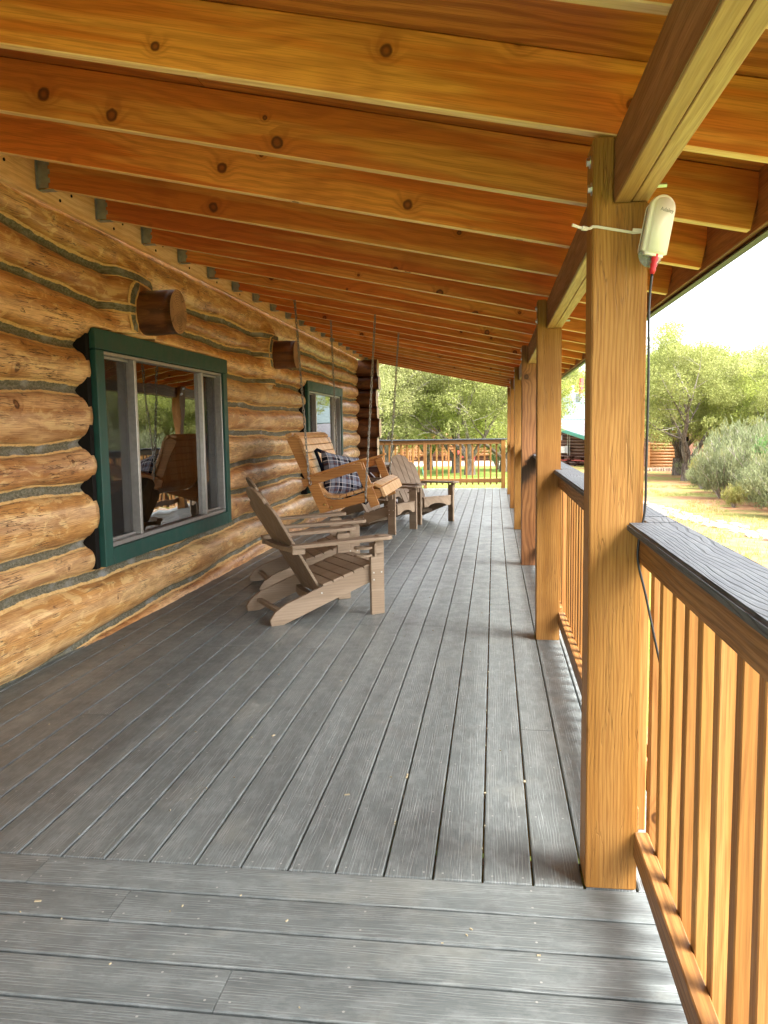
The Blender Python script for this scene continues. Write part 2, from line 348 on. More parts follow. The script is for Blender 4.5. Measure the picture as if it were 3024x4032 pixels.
class MB:
    def __init__(s): s.v=[];s.f=[];s.m=[]
    def add(s,v,f,mi=0):
        o=len(s.v); s.v+=[tuple(x) for x in v]; s.f+=[tuple(i+o for i in q) for q in f]; s.m+=[mi]*len(f)
    def box(s,lo,hi,mi=0,M=None,bev=0):
        (a,b,c),(d,e,f)=lo,hi
        if bev:
            me=boxmesh(abs(d-a),abs(e-b),abs(f-c),'dark',bev,True); ctr=Vector(((a+d)/2,(b+e)/2,(c+f)/2))
            vs=[ctr+v.co for v in me.vertices]; fs=[tuple(p.vertices) for p in me.polygons]
        else:
            vs=[Vector(q) for q in((a,b,c),(d,b,c),(d,e,c),(a,e,c),(a,b,f),(d,b,f),(d,e,f),(a,e,f))]
            fs=[(0,3,2,1),(4,5,6,7),(0,1,5,4),(1,2,6,5),(2,3,7,6),(3,0,4,7)]
        if M: vs=[M@v for v in vs]
        s.add(vs,fs,mi)
    def bar(s,p0,p1,w,h,mi=0,up=(0,0,1),bev=.003):
        p0,p1=Vector(p0),Vector(p1); me=boxmesh((p1-p0).length,w,h,'dark',bev); M=frame(p0,p1-p0,up)
        s.add([M@v.co for v in me.vertices],[tuple(p.vertices) for p in me.polygons],mi)
    def tube(s,pts,r,n=8,mi=0,caps=True,closed=False):
        pts=[Vector(p) for p in pts]; rs=r if isinstance(r,(list,tuple)) else [r]*len(pts); vs=[];N=len(pts); prev=None
        for i,p in enumerate(pts):
            if closed: d=pts[(i+1)%N]-pts[i-1]
            else: d=pts[min(i+1,N-1)]-pts[max(i-1,0)]
            d.normalize()
            if prev is None: a=Vector((0,0,1)) if abs(d.z)<.9 else Vector((1,0,0)); x=d.cross(a).normalized()
            else: x=(prev-d*prev.dot(d)).normalized()
            prev=x; y=d.cross(x)
            vs+=[p+(x*math.cos(2*math.pi*k/n)+y*math.sin(2*math.pi*k/n))*rs[i] for k in range(n)]
        fs=[]
        for i in range(N if closed else N-1):
            j=(i+1)%N
            for k in range(n): fs.append((i*n+k,i*n+(k+1)%n,j*n+(k+1)%n,j*n+k))
        if caps and not closed: fs+=[tuple(range(n))[::-1],tuple((N-1)*n+k for k in range(n))]
        s.add(vs,fs,mi)
    def prism(s,prof,y0,y1,mi=0,M=None):
        n=len(prof); vs=[Vector((x,y0,z)) for x,z in prof]+[Vector((x,y1,z)) for x,z in prof]
        if M: vs=[M@v for v in vs]
        area=sum(prof[i][0]*prof[(i+1)%n][1]-prof[(i+1)%n][0]*prof[i][1] for i in range(n))
        a=tuple(range(n)); b=tuple(range(2*n-1,n-1,-1)); q=[(i+n,(i+1)%n+n,(i+1)%n,i) for i in range(n)]
        if (area>0)==(y1>y0): fs=[a,b]+q
        else: fs=[a[::-1],b[::-1]]+[t[::-1] for t in q]
        s.add(vs,fs,mi)
    def build(s,name,mats,parent=None,world=True,smooth=False,M=None,bevel=0):
        me=mk(name,s.v,s.f,mats,midx=s.m,smooth=smooth)
        if smooth=='auto':
            pass
        o=link(name,me,parent,M,world)
        if bevel:
            b=o.modifiers.new('bevel','BEVEL'); b.width=bevel; b.segments=2; b.limit_method='ANGLE'; b.angle_limit=R(40)
        return o
def kids(o): return [c for c in bpy.data.objects if c.parent==o]
def copy_tree(o,parent=None):
    c=o.copy(); COL.objects.link(c)
    if parent is not None: c.parent=parent
    for k in kids(o): copy_tree(k,c)
    return c
def fbm(x,y,z,s): return mn.noise(Vector((x*s,y*s,z*s)))
# ================================================================== GROUND
def gz(x,y): 
    r=min(math.hypot(x,y),60); return -.45-.0242*r+.04*mn.noise(Vector((x*.3,y*.3,0)))
def make_ground():
    rs=[0]+[1.5*1.11**i for i in range(60)]; vs=[];fs=[];n=96
    rs=[r for r in rs if r<700]+[900]
    for i,r in enumerate(rs):
        for k in range(n):
            a=2*math.pi*k/n; x,y=r*math.sin(a),r*math.cos(a); vs.append((x,y,gz(x,y) if r<120 else -1.9))
    for i in range(len(rs)-1):
        for k in range(n): fs.append((i*n+k,i*n+(k+1)%n,(i+1)*n+(k+1)%n,(i+1)*n+k)[::-1])
    o=link('ground',mk('ground',vs,fs,'ground',smooth=True)); tag(o,kind='structure')
make_ground()
# ================================================================== DECK
def make_deck():
    v=[];f=[];uv=[];mi=[]
    def board(x0,x1,y0,y1,along,eb=.0004):
        b=.0035; th=.024; o=len(v)
        bx=b if along=='y' else .0004; by0=eb if along=='y' else b; by1=.0004 if along=='y' else b
        v.extend([(x0+bx,y0+by0,0),(x1-bx,y0+by0,0),(x1-bx,y1-by1,0),(x0+bx,y1-by1,0),(x0,y0,-b),(x1,y0,-b),(x1,y1,-b),(x0,y1,-b),(x0,y0,-th),(x1,y0,-th),(x1,y1,-th),(x0,y1,-th)])
        ru,rv=random.uniform(0,40),random.uniform(0,40)
        for q in [(0,1,2,3),(4,5,1,0),(5,6,2,1),(6,7,3,2),(7,4,0,3),(8,9,5,4),(9,10,6,5),(10,11,7,6),(11,8,4,7),(11,10,9,8)]:
            f.append(tuple(i+o for i in q)); mi.append(0)
            for i in q:
                px,py,_=v[i+o]; uv.append((py+ru,px+rv) if along=='y' else (px+ru,py+rv))
    def screw(x,y):
        o=len(v); r=.0036
        for k in range(6): v.append((x+r*math.cos(k*1.047),y+r*math.sin(k*1.047),.0012))
        f.append(tuple(range(o,o+6))); mi.append(1)
        for k in range(6): uv.append((0,0))
    P=.1445; g=.003; Y0=2.2228; Y1=17.43
    for k in range(-2,20):
        x1=-k*P-g; x0=-(k+1)*P+g
        y=Y0; seg=random.choice([1.2,2.4,3.0,3.7,4.6])
        while y<Y1:
            ye=min(y+seg,Y1); board(x0,x1,y+.0008,ye-.0008,'y',.004 if y==Y0 else .0004)
            for yy in (y+.03,ye-.03):
                screw(x0+.025,yy); screw(x1-.025,yy)
            y=ye; seg=4.88
        yy=Y0+.41
        while yy<9:
            screw(x0+.025,yy+random.uniform(-.01,.01)); screw(x1-.025,yy+random.uniform(-.01,.01)); yy+=.406
    Pt=.1492
    for k in range(0,22):
        y1=Y0-k*Pt-.004; y0=Y0-(k+1)*Pt+.004; x=.433; seg={0:2.05,1:1.72,2:4.,3:1.32}.get(k,random.uniform(1,4))
        while x>-2.9:
            xe=max(x-seg,-2.9); board(xe+.0008,x-.0008,y0,y1,'x'); x=xe; seg=4.
            screw(xe+.03,y0+.03); screw(xe+.03,y1-.03); screw(xe-.03,y0+.03); screw(xe-.03,y1-.03)
        for j in range(7):
            xx=.3-j*.45+random.uniform(-.01,.01); screw(xx,y0+.03); screw(xx,y1-.03)
    o=link('deck',mk('deck',v,f,['deck','screw'],uv=uv,midx=mi)); tag(o,kind='structure')
    m=MB(); m.box((.38,-1.2,-.26),(.42,17.40,-.027)); m.box((-2.8,17.36,-.26),(.378,17.40,-.027))
    for i in range(44): m.box((-2.8,-1.+i*.42,-.22),(.378,-.96+i*.42,-.027))
    o=m.build('deck_frame','fascia'); tag(o,kind='structure')
make_deck()
def debris():
    m=MB()
    for i in range(90):
        if i<34: x=-.1445*random.choice([1,2,2,3,3,4])+random.uniform(-.004,.004); y=random.uniform(2.4,5.5)
        else: x=random.uniform(-2.6,-.1); y=random.uniform(2.3,6.5) if i<75 else random.uniform(1.6,2.2)
        L=random.uniform(.002,.005) if random.random()<.9 else .009; a=random.uniform(0,3.14) if i>=34 else 1.57
        M=Matrix.Translation((x,y,.0015))@Matrix.Rotation(a,4,'Z'); m.box((-L,-L*.35,-.001),(L,L*.35,.002),M=M)
    o=m.build('leaf_litter','leaf'); tag(o,'tiny pale leaf flecks scattered over the grey deck boards','leaf litter',kind='stuff')
debris()
# ================================================================== LOG WALL
W1=(4.72,7.20,.46,1.945); W2=(10.43,12.90,.46,1.945)
def lerp(pts,y):
    if y<=pts[0][0]: return pts[0][1]
    for (a,b),(c,d) in zip(pts,pts[1:]):
        if y<=c: return b+(d-b)*(y-a)/(c-a)
    return pts[-1][1]
SE=[[(0,-.13),(20,-.13)],
 [(2,-.03),(3.8,.0),(4.9,.04),(7.4,.12),(15,.13)],
 [(3.8,.43),(4.9,.40),(7.5,.41),(9,.45),(12,.47)],
 [(3,.60),(4.8,.625),(7.5,.72),(15,.73)],
 [(3.8,.985),(9,.98)],
 [(3.8,1.225),(7.5,1.275),(15,1.26)],
 [(3.8,1.555),(15,1.55)],
 [(3.8,1.845),(7,1.83),(15,1.815)],
 [(3.8,2.19),(5.2,2.115),(7.5,2.09),(15,2.09)],
 [(3.8,2.43),(4.8,2.345),(5.8,2.305),(15,2.31)],
 [(0,2.61),(20,2.60)]]
def seam(i,y):
    z=lerp(SE[i],y)
    if 0<i<10: z+=.011*math.sin(y*2.3+i*1.7)+.007*math.sin(y*5.1+i*2.9)+.006*mn.noise(Vector((y*4,i*9.1,3)))
    return z
def chw(i,y): return .030+.010*mn.noise(Vector((y*1.7,i*5.3,1)))+.006*mn.noise(Vector((y*7,i*3.3,5)))
XC=-2.775
STUB=[(5.37,2.115),(8.72,2.12)]
wall=root('log_wall',(-2.85,8,-.1),'long wall of stacked golden brown logs with grey chinking behind the chairs','log wall')
def make_log(i,y0,y1,bul=.125,end0=False,end1=False):
    NY=max(8,int((y1-y0)/.045)); NT_=15; v=[];uv=[]
    zoff=i*3.7; hasW=[w for w in (W1,W2)]
    for a in range(NY+1):
        y=y0+(y1-y0)*a/NY
        zl=seam(i,y)+chw(i,y); zh=seam(i+1,y)-(chw(i+1,y) if i<9 else 0)
        e=1.
        if end1: e=min(e,max(0.,1-max(0,(y-(y1-.16))/.16)**2.2))
        if end0: e=min(e,1-.35*max(0,((y0+.05)-y)/.05)**2)
        rowc=[]
        for b in range(NT_+1):
            t=-1+2*b/NT_; t=math.copysign(abs(t)**.82,t)
            z=(zl+zh)/2+(zh-zl)/2*t
            bu=bul*(.9+.12*math.sin(i*2.1))+.012*mn.noise(Vector((y*1.3,i*7,0)))
            x=XC+bu*e*max(0,1-abs(t)**2.5)**.62
            x+=.007*mn.noise(Vector((y*5,z*9,i)))+.004*mn.noise(Vector((y*14,z*22,i)))
            if i==0 and b<3: x=max(x,XC+.06)
            for py_,pz_ in STUB:
                dd=math.hypot(y-py_,z-pz_)
                if dd<.36: x=max(x,XC+.150-.55*max(0,dd-.22)+.004*mn.noise(Vector((y*14,z*22,i))))
            rowc.append([x,y,z])
        for w in hasW: # notch around trim
            if w[0]-.01<y<w[1]+.01:
                if i>=6 and zh>w[3]:
                    below=[k for k in range(NT_+1) if rowc[k][2]<w[3]+.012]
                    if below:
                        for k in below: rowc[k][2]=w[3]+.012
                        for k in below[:-1]: rowc[k][0]=XC-.06
                if i<=2 and zl<w[2] and zh>w[2]:
                    ab=[k for k in range(NT_+1) if rowc[k][2]>w[2]-.008]
                    for k in ab: rowc[k][2]=w[2]-.008
                    for k in ab[1:]: rowc[k][0]=XC-.06
        for p in rowc: v.append(p); uv.append((p[1],p[2]+zoff))
        v.append([-2.98,y,zl+.03]); uv.append((y,zl+zoff)); v.append([-2.98,y,zh-.03]); uv.append((y,zh+zoff))
    n=NT_+3; f=[]; luv=[];mi=[]
    # order ring: 0..NT_ front, then NT_+2 (back top), NT_+1 (back bottom)
    ring=list(range(NT_+1))+[NT_+2,NT_+1]
    for a in range(NY):
        for k in range(len(ring)):
            p,q=ring[k],ring[(k+1)%len(ring)]
            fa=(a*n+p,(a+1)*n+p,(a+1)*n+q,a*n+q); f.append(fa); luv+=[uv[j] for j in fa]; mi.append(0)
    for a in (0,NY):
        fa=tuple(a*n+r for r in ring); 
        if a: fa=fa[::-1]
        f.append(fa); luv+=[uv[j] for j in fa]; mi.append(1)
    o=link('log',mk('log',v,f,['log','logdark'],uv=luv,midx=mi,smooth=True),wall)
    return o
YS,YE=-.3,14.83
spans_full=[(YS,YE)]
for i in range(10):
    bul=[.08,.105,.09,.105,.09,.10,.095,.095,.09,.09][i]
    cut=2<=i<=6
    ye=YE-[.02,.1,.0,.12,.04,.15,.02,.2,.04,.1][i]
    if cut:
        make_log(i,YS,W1[0]-.012,bul*.92,end1=False)
        make_log(i,W1[1]+.012,W2[0]-.02,bul,end0=True)
        make_log(i,W2[1]+.02,ye,bul,end1=True)
    else: make_log(i,YS,ye,bul,end1=True)
def make_chink(i,y0,y1):
    NY=int((y1-y0)/.04); v=[];f=[];luv=[];uu=[]
    for a in range(NY+1):
        y=y0+(y1-y0)*a/NY; z=seam(i,y); w=chw(i,y)+.007
        for b in range(7):
            t=-1+2*b/6; x=XC-.012+.030*abs(t)**1.5+.004*mn.noise(Vector((y*9,t,i)))
            for py_,pz_ in STUB:
                dd=math.hypot(y-py_,z-pz_)
                if dd<.36: x=max(x,XC+.156-.55*max(0,dd-.22))
            v.append((x,y,z+w*t)); uu.append((y+i*3.1,t))
    for a in range(NY):
        for b in range(6):
            fa=(a*7+b,(a+1)*7+b,(a+1)*7+b+1,a*7+b+1); f.append(fa); luv+=[uu[j] for j in fa]
    link('chinking',mk('chinking',v,f,'chink',uv=luv,smooth=True),wall)
for i in range(1,10):
    if 3<=i<=7:
        for a,b in [(YS,W1[0]-.02),(W1[1]+.0,W2[0]-.02),(W2[1],YE)]: make_chink(i,a,b)
    elif i==2: make_chink(i,YS,YE)
    else: make_chink(i,YS,YE)
def ch_band(cx,cy,cz,r,a0,a1,xo=XC+.03):
    # chinking running round a purlin end
    v=[];f=[];luv=[];uu=[];N=28
    for a in range(N+1):
        th=a0+(a1-a0)*a/N; fade=min(1,min(a,N-a)/3)
        for b in range(7):
            t=-1+2*b/6; rr=r+.062+(.048+.012*mn.noise(Vector((th*3,r,1))))*t*fade; y=cy+rr*math.cos(th); z=cz+rr*math.sin(th)
            v.append((XC+.153+.003*abs(t)-.55*max(0,rr-.22)+.003*mn.noise(Vector((y*20,z*20,2))),y,z)); uu.append((th*.3,t))
    for a in range(N):
        for b in range(6):
            fa=(a*7+b,(a+1)*7+b,(a+1)*7+b+1,a*7+b+1); f.append(fa); luv+=[uu[j] for j in fa]
    link('chinking',mk('chinking',v,f,'chink',uv=luv,smooth=True),wall)
def round_log(name,p0,p1,r,side,end,parent,n=20,nl=10,wob=.008,seed=0,local=True):
    # object local x along the log
    p0,p1=Vector(p0),Vector(p1); L=(p1-p0).length; M=frame(p0,p1-p0); v=[];uu=[];f=[];luv=[];mi=[]
    for a in range(nl+1):
        for k in range(n):
            th=2*math.pi*k/n; rr=r*(1+wob/r*1.0*mn.noise(Vector((a*.35+seed,math.cos(th)*1.2,math.sin(th)*1.2))))
            v.append((L*a/nl,rr*math.cos(th),rr*math.sin(th))); uu.append((L*a/nl+seed,r*th+seed))
    for a in range(nl):
        for k in range(n):
            k2=(k+1)%n; fa=(a*n+k,a*n+k2,(a+1)*n+k2,(a+1)*n+k); fa=fa[::-1]; f.append(fa); mi.append(0)
            u=[uu[j] for j in fa]
            if k2==0: u=[(c[0],c[1]+(2*math.pi*r if j%n==0 else 0)) for c,j in zip(u,fa)]
            luv+=u
    for a in (0,nl):
        fa=tuple(a*n+k for k in range(n)); 
        if a==0: fa=fa[::-1]
        f.append(fa); mi.append(1); luv+=[(v[j][1],v[j][2]) for j in fa]
    me=mk(name,v,f,[side,end],uv=luv,midx=mi)
    for p in me.polygons: p.use_smooth=len(p.vertices)==4
    return link(name,me,parent,M)
for sd,(py,pz) in enumerate([(5.37,2.115),(8.72,2.12)]):
    round_log('purlin_end',(-2.95,py,pz),(-2.385,py,pz),.150,'logdark','end',wall,n=28,seed=sd*3)
    ch_band(0,py,pz,.135,R(112),R(228))
# corner stack of crossing logs
zb=[2.58,2.265,2.03,1.70,1.49,1.14,.93,.64,.33,.03]
for k in range(len(zb)-1):
    zc=(zb[k]+zb[k+1])/2; r=(zb[k]-zb[k+1])/2+(-.003 if k in (2,5) else .004)
    M=frame((-3.0,15.08,zc),(1,0,0)); v=[];uu=[];f=[];luv=[];mi=[];n=20; Lx=.60+.03*math.sin(k*2.)
    for a in range(9):
        for j in range(n):
            th=2*math.pi*j/n; sq=1/max(abs(math.cos(th)),abs(math.sin(th)))**.35
            fl=1+.05*(a/8)**3*math.sin(k)+.03*mn.noise(Vector((a*.3,math.cos(th),k)))
            v.append((Lx*a/8,.15*math.cos(th)*sq*fl,r*math.sin(th)*min(sq,1.12))); uu.append((Lx*a/8+k,.15*th+k))
    for a in range(8):
        for j in range(n):
            fa=(a*n+j,(a+1)*n+j,(a+1)*n+(j+1)%n,a*n+(j+1)%n); f.append(fa); luv+=[uu[i] for i in fa]; mi.append(0)
    f.append(tuple(8*n+j for j in range(n))); luv+=[uu[8*n+j] for j in range(n)]; mi.append(1)
    me=mk('corner_log',v,f,['logdark','endlight'],uv=luv,midx=mi,smooth=True); me.polygons[-1].use_smooth=False
    link('corner_log',me,wall,M)
m=MB(); m.box((-3.1,YS,-.4),(-2.99,15.2,2.62)) ; m.build('wall_core','room',wall)
def window(w,lab,core):
    y0,y1,z0,z1=w; xf=-2.672
    wd=link('window',mk('window',[(0,0,0)],[],'green'),wall,Matrix.Translation((-2.7,y0,z0))) if False else None
    m=MB() # trim is the window part's own mesh
    m.box((-2.86,y0,z1-.125),(xf+.004,y1,z1),bev=.003); m.box((-2.86,y0+.012,z0+.002),(xf,y0+.118,z1-.127),bev=.003)
    m.box((-2.86,y1-.105,z0+.002),(xf,y1-.004,z1-.127),bev=.003); m.box((-2.86,y0+.119,z0),(xf-.001,y1-.106,z0+.108),bev=.003)
    o=m.build('window','green',wall); tag(o,lab)
    m=MB(); m.box((-2.90,y0-.05,z0-.002),(-2.705,y0-.001,z1-.01)); m.build('gap_shade_strip','dark',wall)  # near-black strip put in for the shade between log ends and trim
    a0,a1,c0,c1=y0+.12,y1-.107,z0+.11,z1-.128
    m=MB(); t=.022; xo,xi=-2.69,-2.775
    m.box((xi,a0,c1-t),(xo,a1,c1),bev=.002); m.box((xi,a0,c0),(xo,a1,c0+t*1.3),bev=.002); m.box((xi,a0,c0+t*1.3+.001),(xo,a0+t,c1-t-.001),bev=.002); m.box((xi,a1-t,c0+t*1.3+.001),(xo,a1,c1-t-.001),bev=.002)
    s1,s2=a0+(a1-a0)*.215,a0+(a1-a0)*.79
    for s in (s1,s2): m.box((xi+.01,s-.018,c0+t*1.3+.001),(xo-.004,s+.018,c1-t-.001),bev=.002)
    for aa,bb in ((a0+t,s1-.018),(s2+.018,a1-t)):
        m.box((-2.752,aa+.001,c1-t-.016),(-2.735,bb-.001,c1-t-.002)); m.box((-2.752,aa+.001,c0+t*1.3+.002),(-2.735,bb-.001,c0+t*1.3+.018))
    m.build('frame','alu',o)
    for aa,bb,x in ((a0+t,s1-.018,-2.757),(s1+.018,s2-.018,-2.728),(s2+.018,a1-t,-2.757)):
        mm=MB(); mm.box((x-.003,aa+.001,c0+t*1.3+.002),(x,bb-.001,c1-t-.002)); mm.build('pane','glass',o)
    for aa,bb in ((a0+t,s1-.018),(s2+.018,a1-t)):
        mm=MB(); mm.box((-2.7505,aa+.001,c0+t*1.3+.019),(-2.7500,bb-.001,c1-t-.017)); mm.build('insect_screen','screen',o)
    return a0,a1,c0,c1
for w,l in ((W1,'large nearest window, dark green trim with sliding aluminium sashes'),(W2,'farther window with green trim beyond the swing')):
    a0,a1,c0,c1=window(w,l,None)
    # room behind
    m=MB(); X0,X1,Ya,Yb,Za,Zb=-2.99,-5.2,w[0]-1,w[1]+1,-.1,2.5
# real opening in wall_core: rebuild the core with holes
bpy.data.objects.remove([o for o in bpy.data.objects if o.name=='wall_core'][0])
m=MB()
ys=[YS,W1[0],W1[1],W2[0],W2[1],15.2]
for a,b,hole in zip(ys,ys[1:],(0,1,0,1,0)):
    if not hole: m.box((-3.1,a,-.4),(-2.985,b,2.62))
    else: m.box((-3.1,a,-.4),(-2.985,b,.46)); m.box((-3.1,a,1.945),(-2.985,b,2.62))
for w in (W1,W2): # reveals
    m.box((-3.1,w[0]-.03,.46),(-2.8,w[0]+.0,1.945)); m.box((-3.1,w[1],.46),(-2.8,w[1]+.03,1.945))
m.box((-6.2,YS,-.5),(-6.1,15.2,2.7)); m.box((-6.1,YS,-.1),(-3.1,15.2,-.05)); m.box((-6.1,YS,2.5),(-3.1,15.2,2.6)); m.box((-6.1,YS,-.05),(-3.1,YS+.05,2.5)); m.box((-6.1,15.1,-.05),(-3.1,15.15,2.5)); m.box((-6.1,8.7,-.05),(-3.1,8.76,2.5))
m.build('wall_core','room',wall)
th=root('draped_throw',(-3.5,7.6,.0),'dark plaid throw over a chair back seen through the nearest window','throw')
v=[];f=[]
for a in range(13):
    for b in range(17):
        s=a/12; h=b/16; v.append((-3.45+.05*math.sin(s*9)+.1*h*h,6.55+s*.55+.03*math.sin(h*5),1.25*h**.7*(1-.12*abs(s-.5))+.1))
for a in range(12):
    for b in range(16): f.append((a*17+b,(a+1)*17+b,(a+1)*17+b+1,a*17+b+1))
link('fabric',mk('fabric',v,f,'curtain',smooth=True),th)
# ================================================================== PORCH ROOF
def rz(x): return 2.057-.2085*x
roof=root('porch_roof',(-1.3,7.5,2.0),'sloping porch roof of stained rafters hung from the log wall','porch roof')
XT=.60; dx=XT+2.66; sl=math.hypot(1,.2085)
YR=[4.165+.648*k for k in range(-8,19)]
rd=.186
for j,y in enumerate(YR):
    p0=Vector((-2.66,y+.019,rz(-2.66)+rd/2*sl)); p1=Vector((XT,y+.019,rz(XT)+rd/2*sl))
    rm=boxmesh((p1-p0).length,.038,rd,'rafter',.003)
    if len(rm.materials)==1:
        rm.materials.append(MAT['rafter_underlit'])
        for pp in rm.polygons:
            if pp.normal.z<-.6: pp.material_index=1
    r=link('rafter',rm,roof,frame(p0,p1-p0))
    # galvanised hanger
    m=MB(); zb_=rz(-2.65)
    m.box((-2.659,y-.0035,zb_-.006),(-2.60,y-.0005,zb_+.15)); m.box((-2.659,y+.0385,zb_-.006),(-2.60,y+.0415,zb_+.15)); m.box((-2.659,y-.0035,zb_-.016),(-2.57,y+.0415,zb_-.013))
    m.box((-2.6595,y-.022,zb_-.012),(-2.6575,y-.0037,zb_+.14))
    for q in range(3): m.box((-2.605,y-.0034,zb_+.02+q*.045),(-2.59,y-.0006,zb_+.045+q*.045))
    m.build('rafter_hanger','galv',roof)
beam('ledger',(-2.68,-1.2,2.68),(-2.68,15.9,2.68),.036,.235,'ledger',roof)
m=MB()
for y in YR[2:14]:
    for q in range(2): m.tube([(-2.664,y+.22+q*.13,2.60+.06*q),(-2.658,y+.22+q*.13,2.60+.06*q)],.009,8)
m.build('ledger_bolts','dark',roof)
for j in range(9):
    a=-1.3+j*1.92
    M=frame((-2.7,a+.965,rz(-2.7)+rd*sl+.0085*sl+.001),(1,0,-.2085)); L=(XT+.04+2.7)*sl
    link('sheathing',boxmesh(L*.43-.003,1.916,.015,'ply',0),roof,M)
    M=frame(Vector((-2.7,a+.965,rz(-2.7)+rd*sl+.0085*sl+.001))+Vector((1,0,-.2085)).normalized()*L*.43,(1,0,-.2085))
    link('sheathing',boxmesh(L*.57,1.916,.015,'ply',0),roof,M)
M=frame((-2.9,7.35,rz(-2.9)+rd*sl+.026),(1,0,-.2085)); link('metal_sheet',boxmesh((XT+.1+2.9)*sl,17.4,.006,'greenroof',0),roof,M)
beam('fascia',(XT+.02,-1.2,rz(XT)+.10),(XT+.02,15.98,rz(XT)+.10),.038,.19,'fascia',roof)
m=MB(); m.box((XT+.041,-1.25,rz(XT)-.012),(XT+.047,16.0,rz(XT)+.2)); m.box((XT+.015,-1.25,rz(XT)-.012),(XT+.0405,16.0,rz(XT)-.006)); m.build('drip_edge','drip',roof)
zt=2.027
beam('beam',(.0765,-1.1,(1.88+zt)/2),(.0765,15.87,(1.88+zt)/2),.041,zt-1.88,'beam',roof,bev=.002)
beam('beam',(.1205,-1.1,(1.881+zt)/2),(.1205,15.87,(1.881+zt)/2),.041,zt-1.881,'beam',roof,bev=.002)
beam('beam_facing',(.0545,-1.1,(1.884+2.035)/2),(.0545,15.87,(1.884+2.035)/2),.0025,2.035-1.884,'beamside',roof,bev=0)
# ================================================================== POSTS
PY=[2.2228,4.925,7.63,10.33,13.035,15.735]
PL=['nearest square porch post with the white antenna strapped to it','second nearest porch post, pale fir with a wavy knot low down','third porch post from the camera, reddish with a dark scorched stain','fourth porch post from the camera, plain golden fir','fifth porch post from the camera, slim in the distance','farthest full height porch post, carrying the roof end']
for i,y in enumerate(PY):
    w=.141; r=root('porch_post',(0.07,y+.07,0),PL[i],'porch post','posts holding up the porch roof')
    mat='post_red' if i==2 else 'post'
    # notched post: full section to 1.879, tongue to 2.05 ; local x up for the grain
    bm=bmesh.new(); prof=[(0,0),(0,w),(1.8785,w),(1.8785,.0525),(2.045,.0525),(2.045,0)]
    vs=[bm.verts.new((a,0,b)) for a,b in prof]; vs2=[bm.verts.new((a,w,b)) for a,b in prof]
    bm.faces.new(vs); bm.faces.new(vs2[::-1])
    for k in range(6): bm.faces.new((vs[k],vs2[k],vs2[(k+1)%6],vs[(k+1)%6]))
    bmesh.ops.recalc_face_normals(bm,faces=bm.faces[:]); bmesh.ops.bevel(bm,geom=bm.edges[:],offset=.0035,segments=2,affect='EDGES')
    me=bpy.data.meshes.new('shaft'); bm.to_mesh(me); bm.free(); me.materials.append(MAT[mat])
    # local x->world z, local y->world y, local z->world x
    M=Matrix(((0,0,1,0),(0,1,0,y),(1,0,0,0.0005),(0,0,0,1))); link('shaft',me,r,M)
    for zz,dy in ((2.005,.07),(1.925,.03)):
        m=MB(); m.tube([(-.010,y+dy,zz),(.0,y+dy,zz)],.011,6); m.tube([(-.0025,y+dy,zz),(-.0002,y+dy,zz)],.017,12); m.tube([(-.002,y+dy,zz),(.19,y+dy,zz)],.006,8); m.build('bolt','steel',r)
# ================================================================== RAILINGS
XR=.150
def railing(ya,yb,label,group='wooden railing sections along the open side'):
    r=root('porch_railing',(.17,(ya+yb)/2,0),label,'railing',group)
    # cap (butts against posts, main strip passes outside them)
    def cap_strip(x0,x1,a,b):
        o=link('cap',capmesh(b-a,x1-x0),r,Matrix(((0,1,0,(x0+x1)/2),(1,0,0,a),(0,0,1,1.033),(0,0,0,1))))
    return r,cap_strip
_cc={}
def capmesh(L,w,h=.025):
    k=(round(L,3),round(w,3))
    if k in _cc: return _cc[k]
    bm=bmesh.new(); bmesh.ops.create_cube(bm,size=1)
    for v in bm.verts: v.co=Vector(((v.co.x+.5)*L,v.co.y*w,v.co.z*h))
    bmesh.ops.bevel(bm,geom=bm.edges[:],offset=.006,segments=3,affect='EDGES'); bmesh.ops.recalc_face_normals(bm,faces=bm.faces[:])
    me=bpy.data.meshes.new('cap'); bm.to_mesh(me); bm.free(); me.materials.append(MAT['cap'])
    uvl=me.uv_layers.new(name='UVMap'); off=random.uniform(0,30)
    for p in me.polygons:
        for li in p.loop_indices:
            c=me.vertices[me.loops[li].vertex_index].co; uvl.data[li].uv=(c.x+off,c.y+c.z+off)
    _cc[k]=me; return me
RL=['nearest railing section at right, running past the camera','railing section between the nearest and second porch posts','railing section between the second and third porch posts','railing section between the third and fourth porch posts','railing section between the fourth and fifth porch posts','railing section between the fifth and sixth porch posts','short last railing section beyond the farthest tall post']
ends=[-.9]+[y+.141 for y in PY]; starts=PY+[17.36]
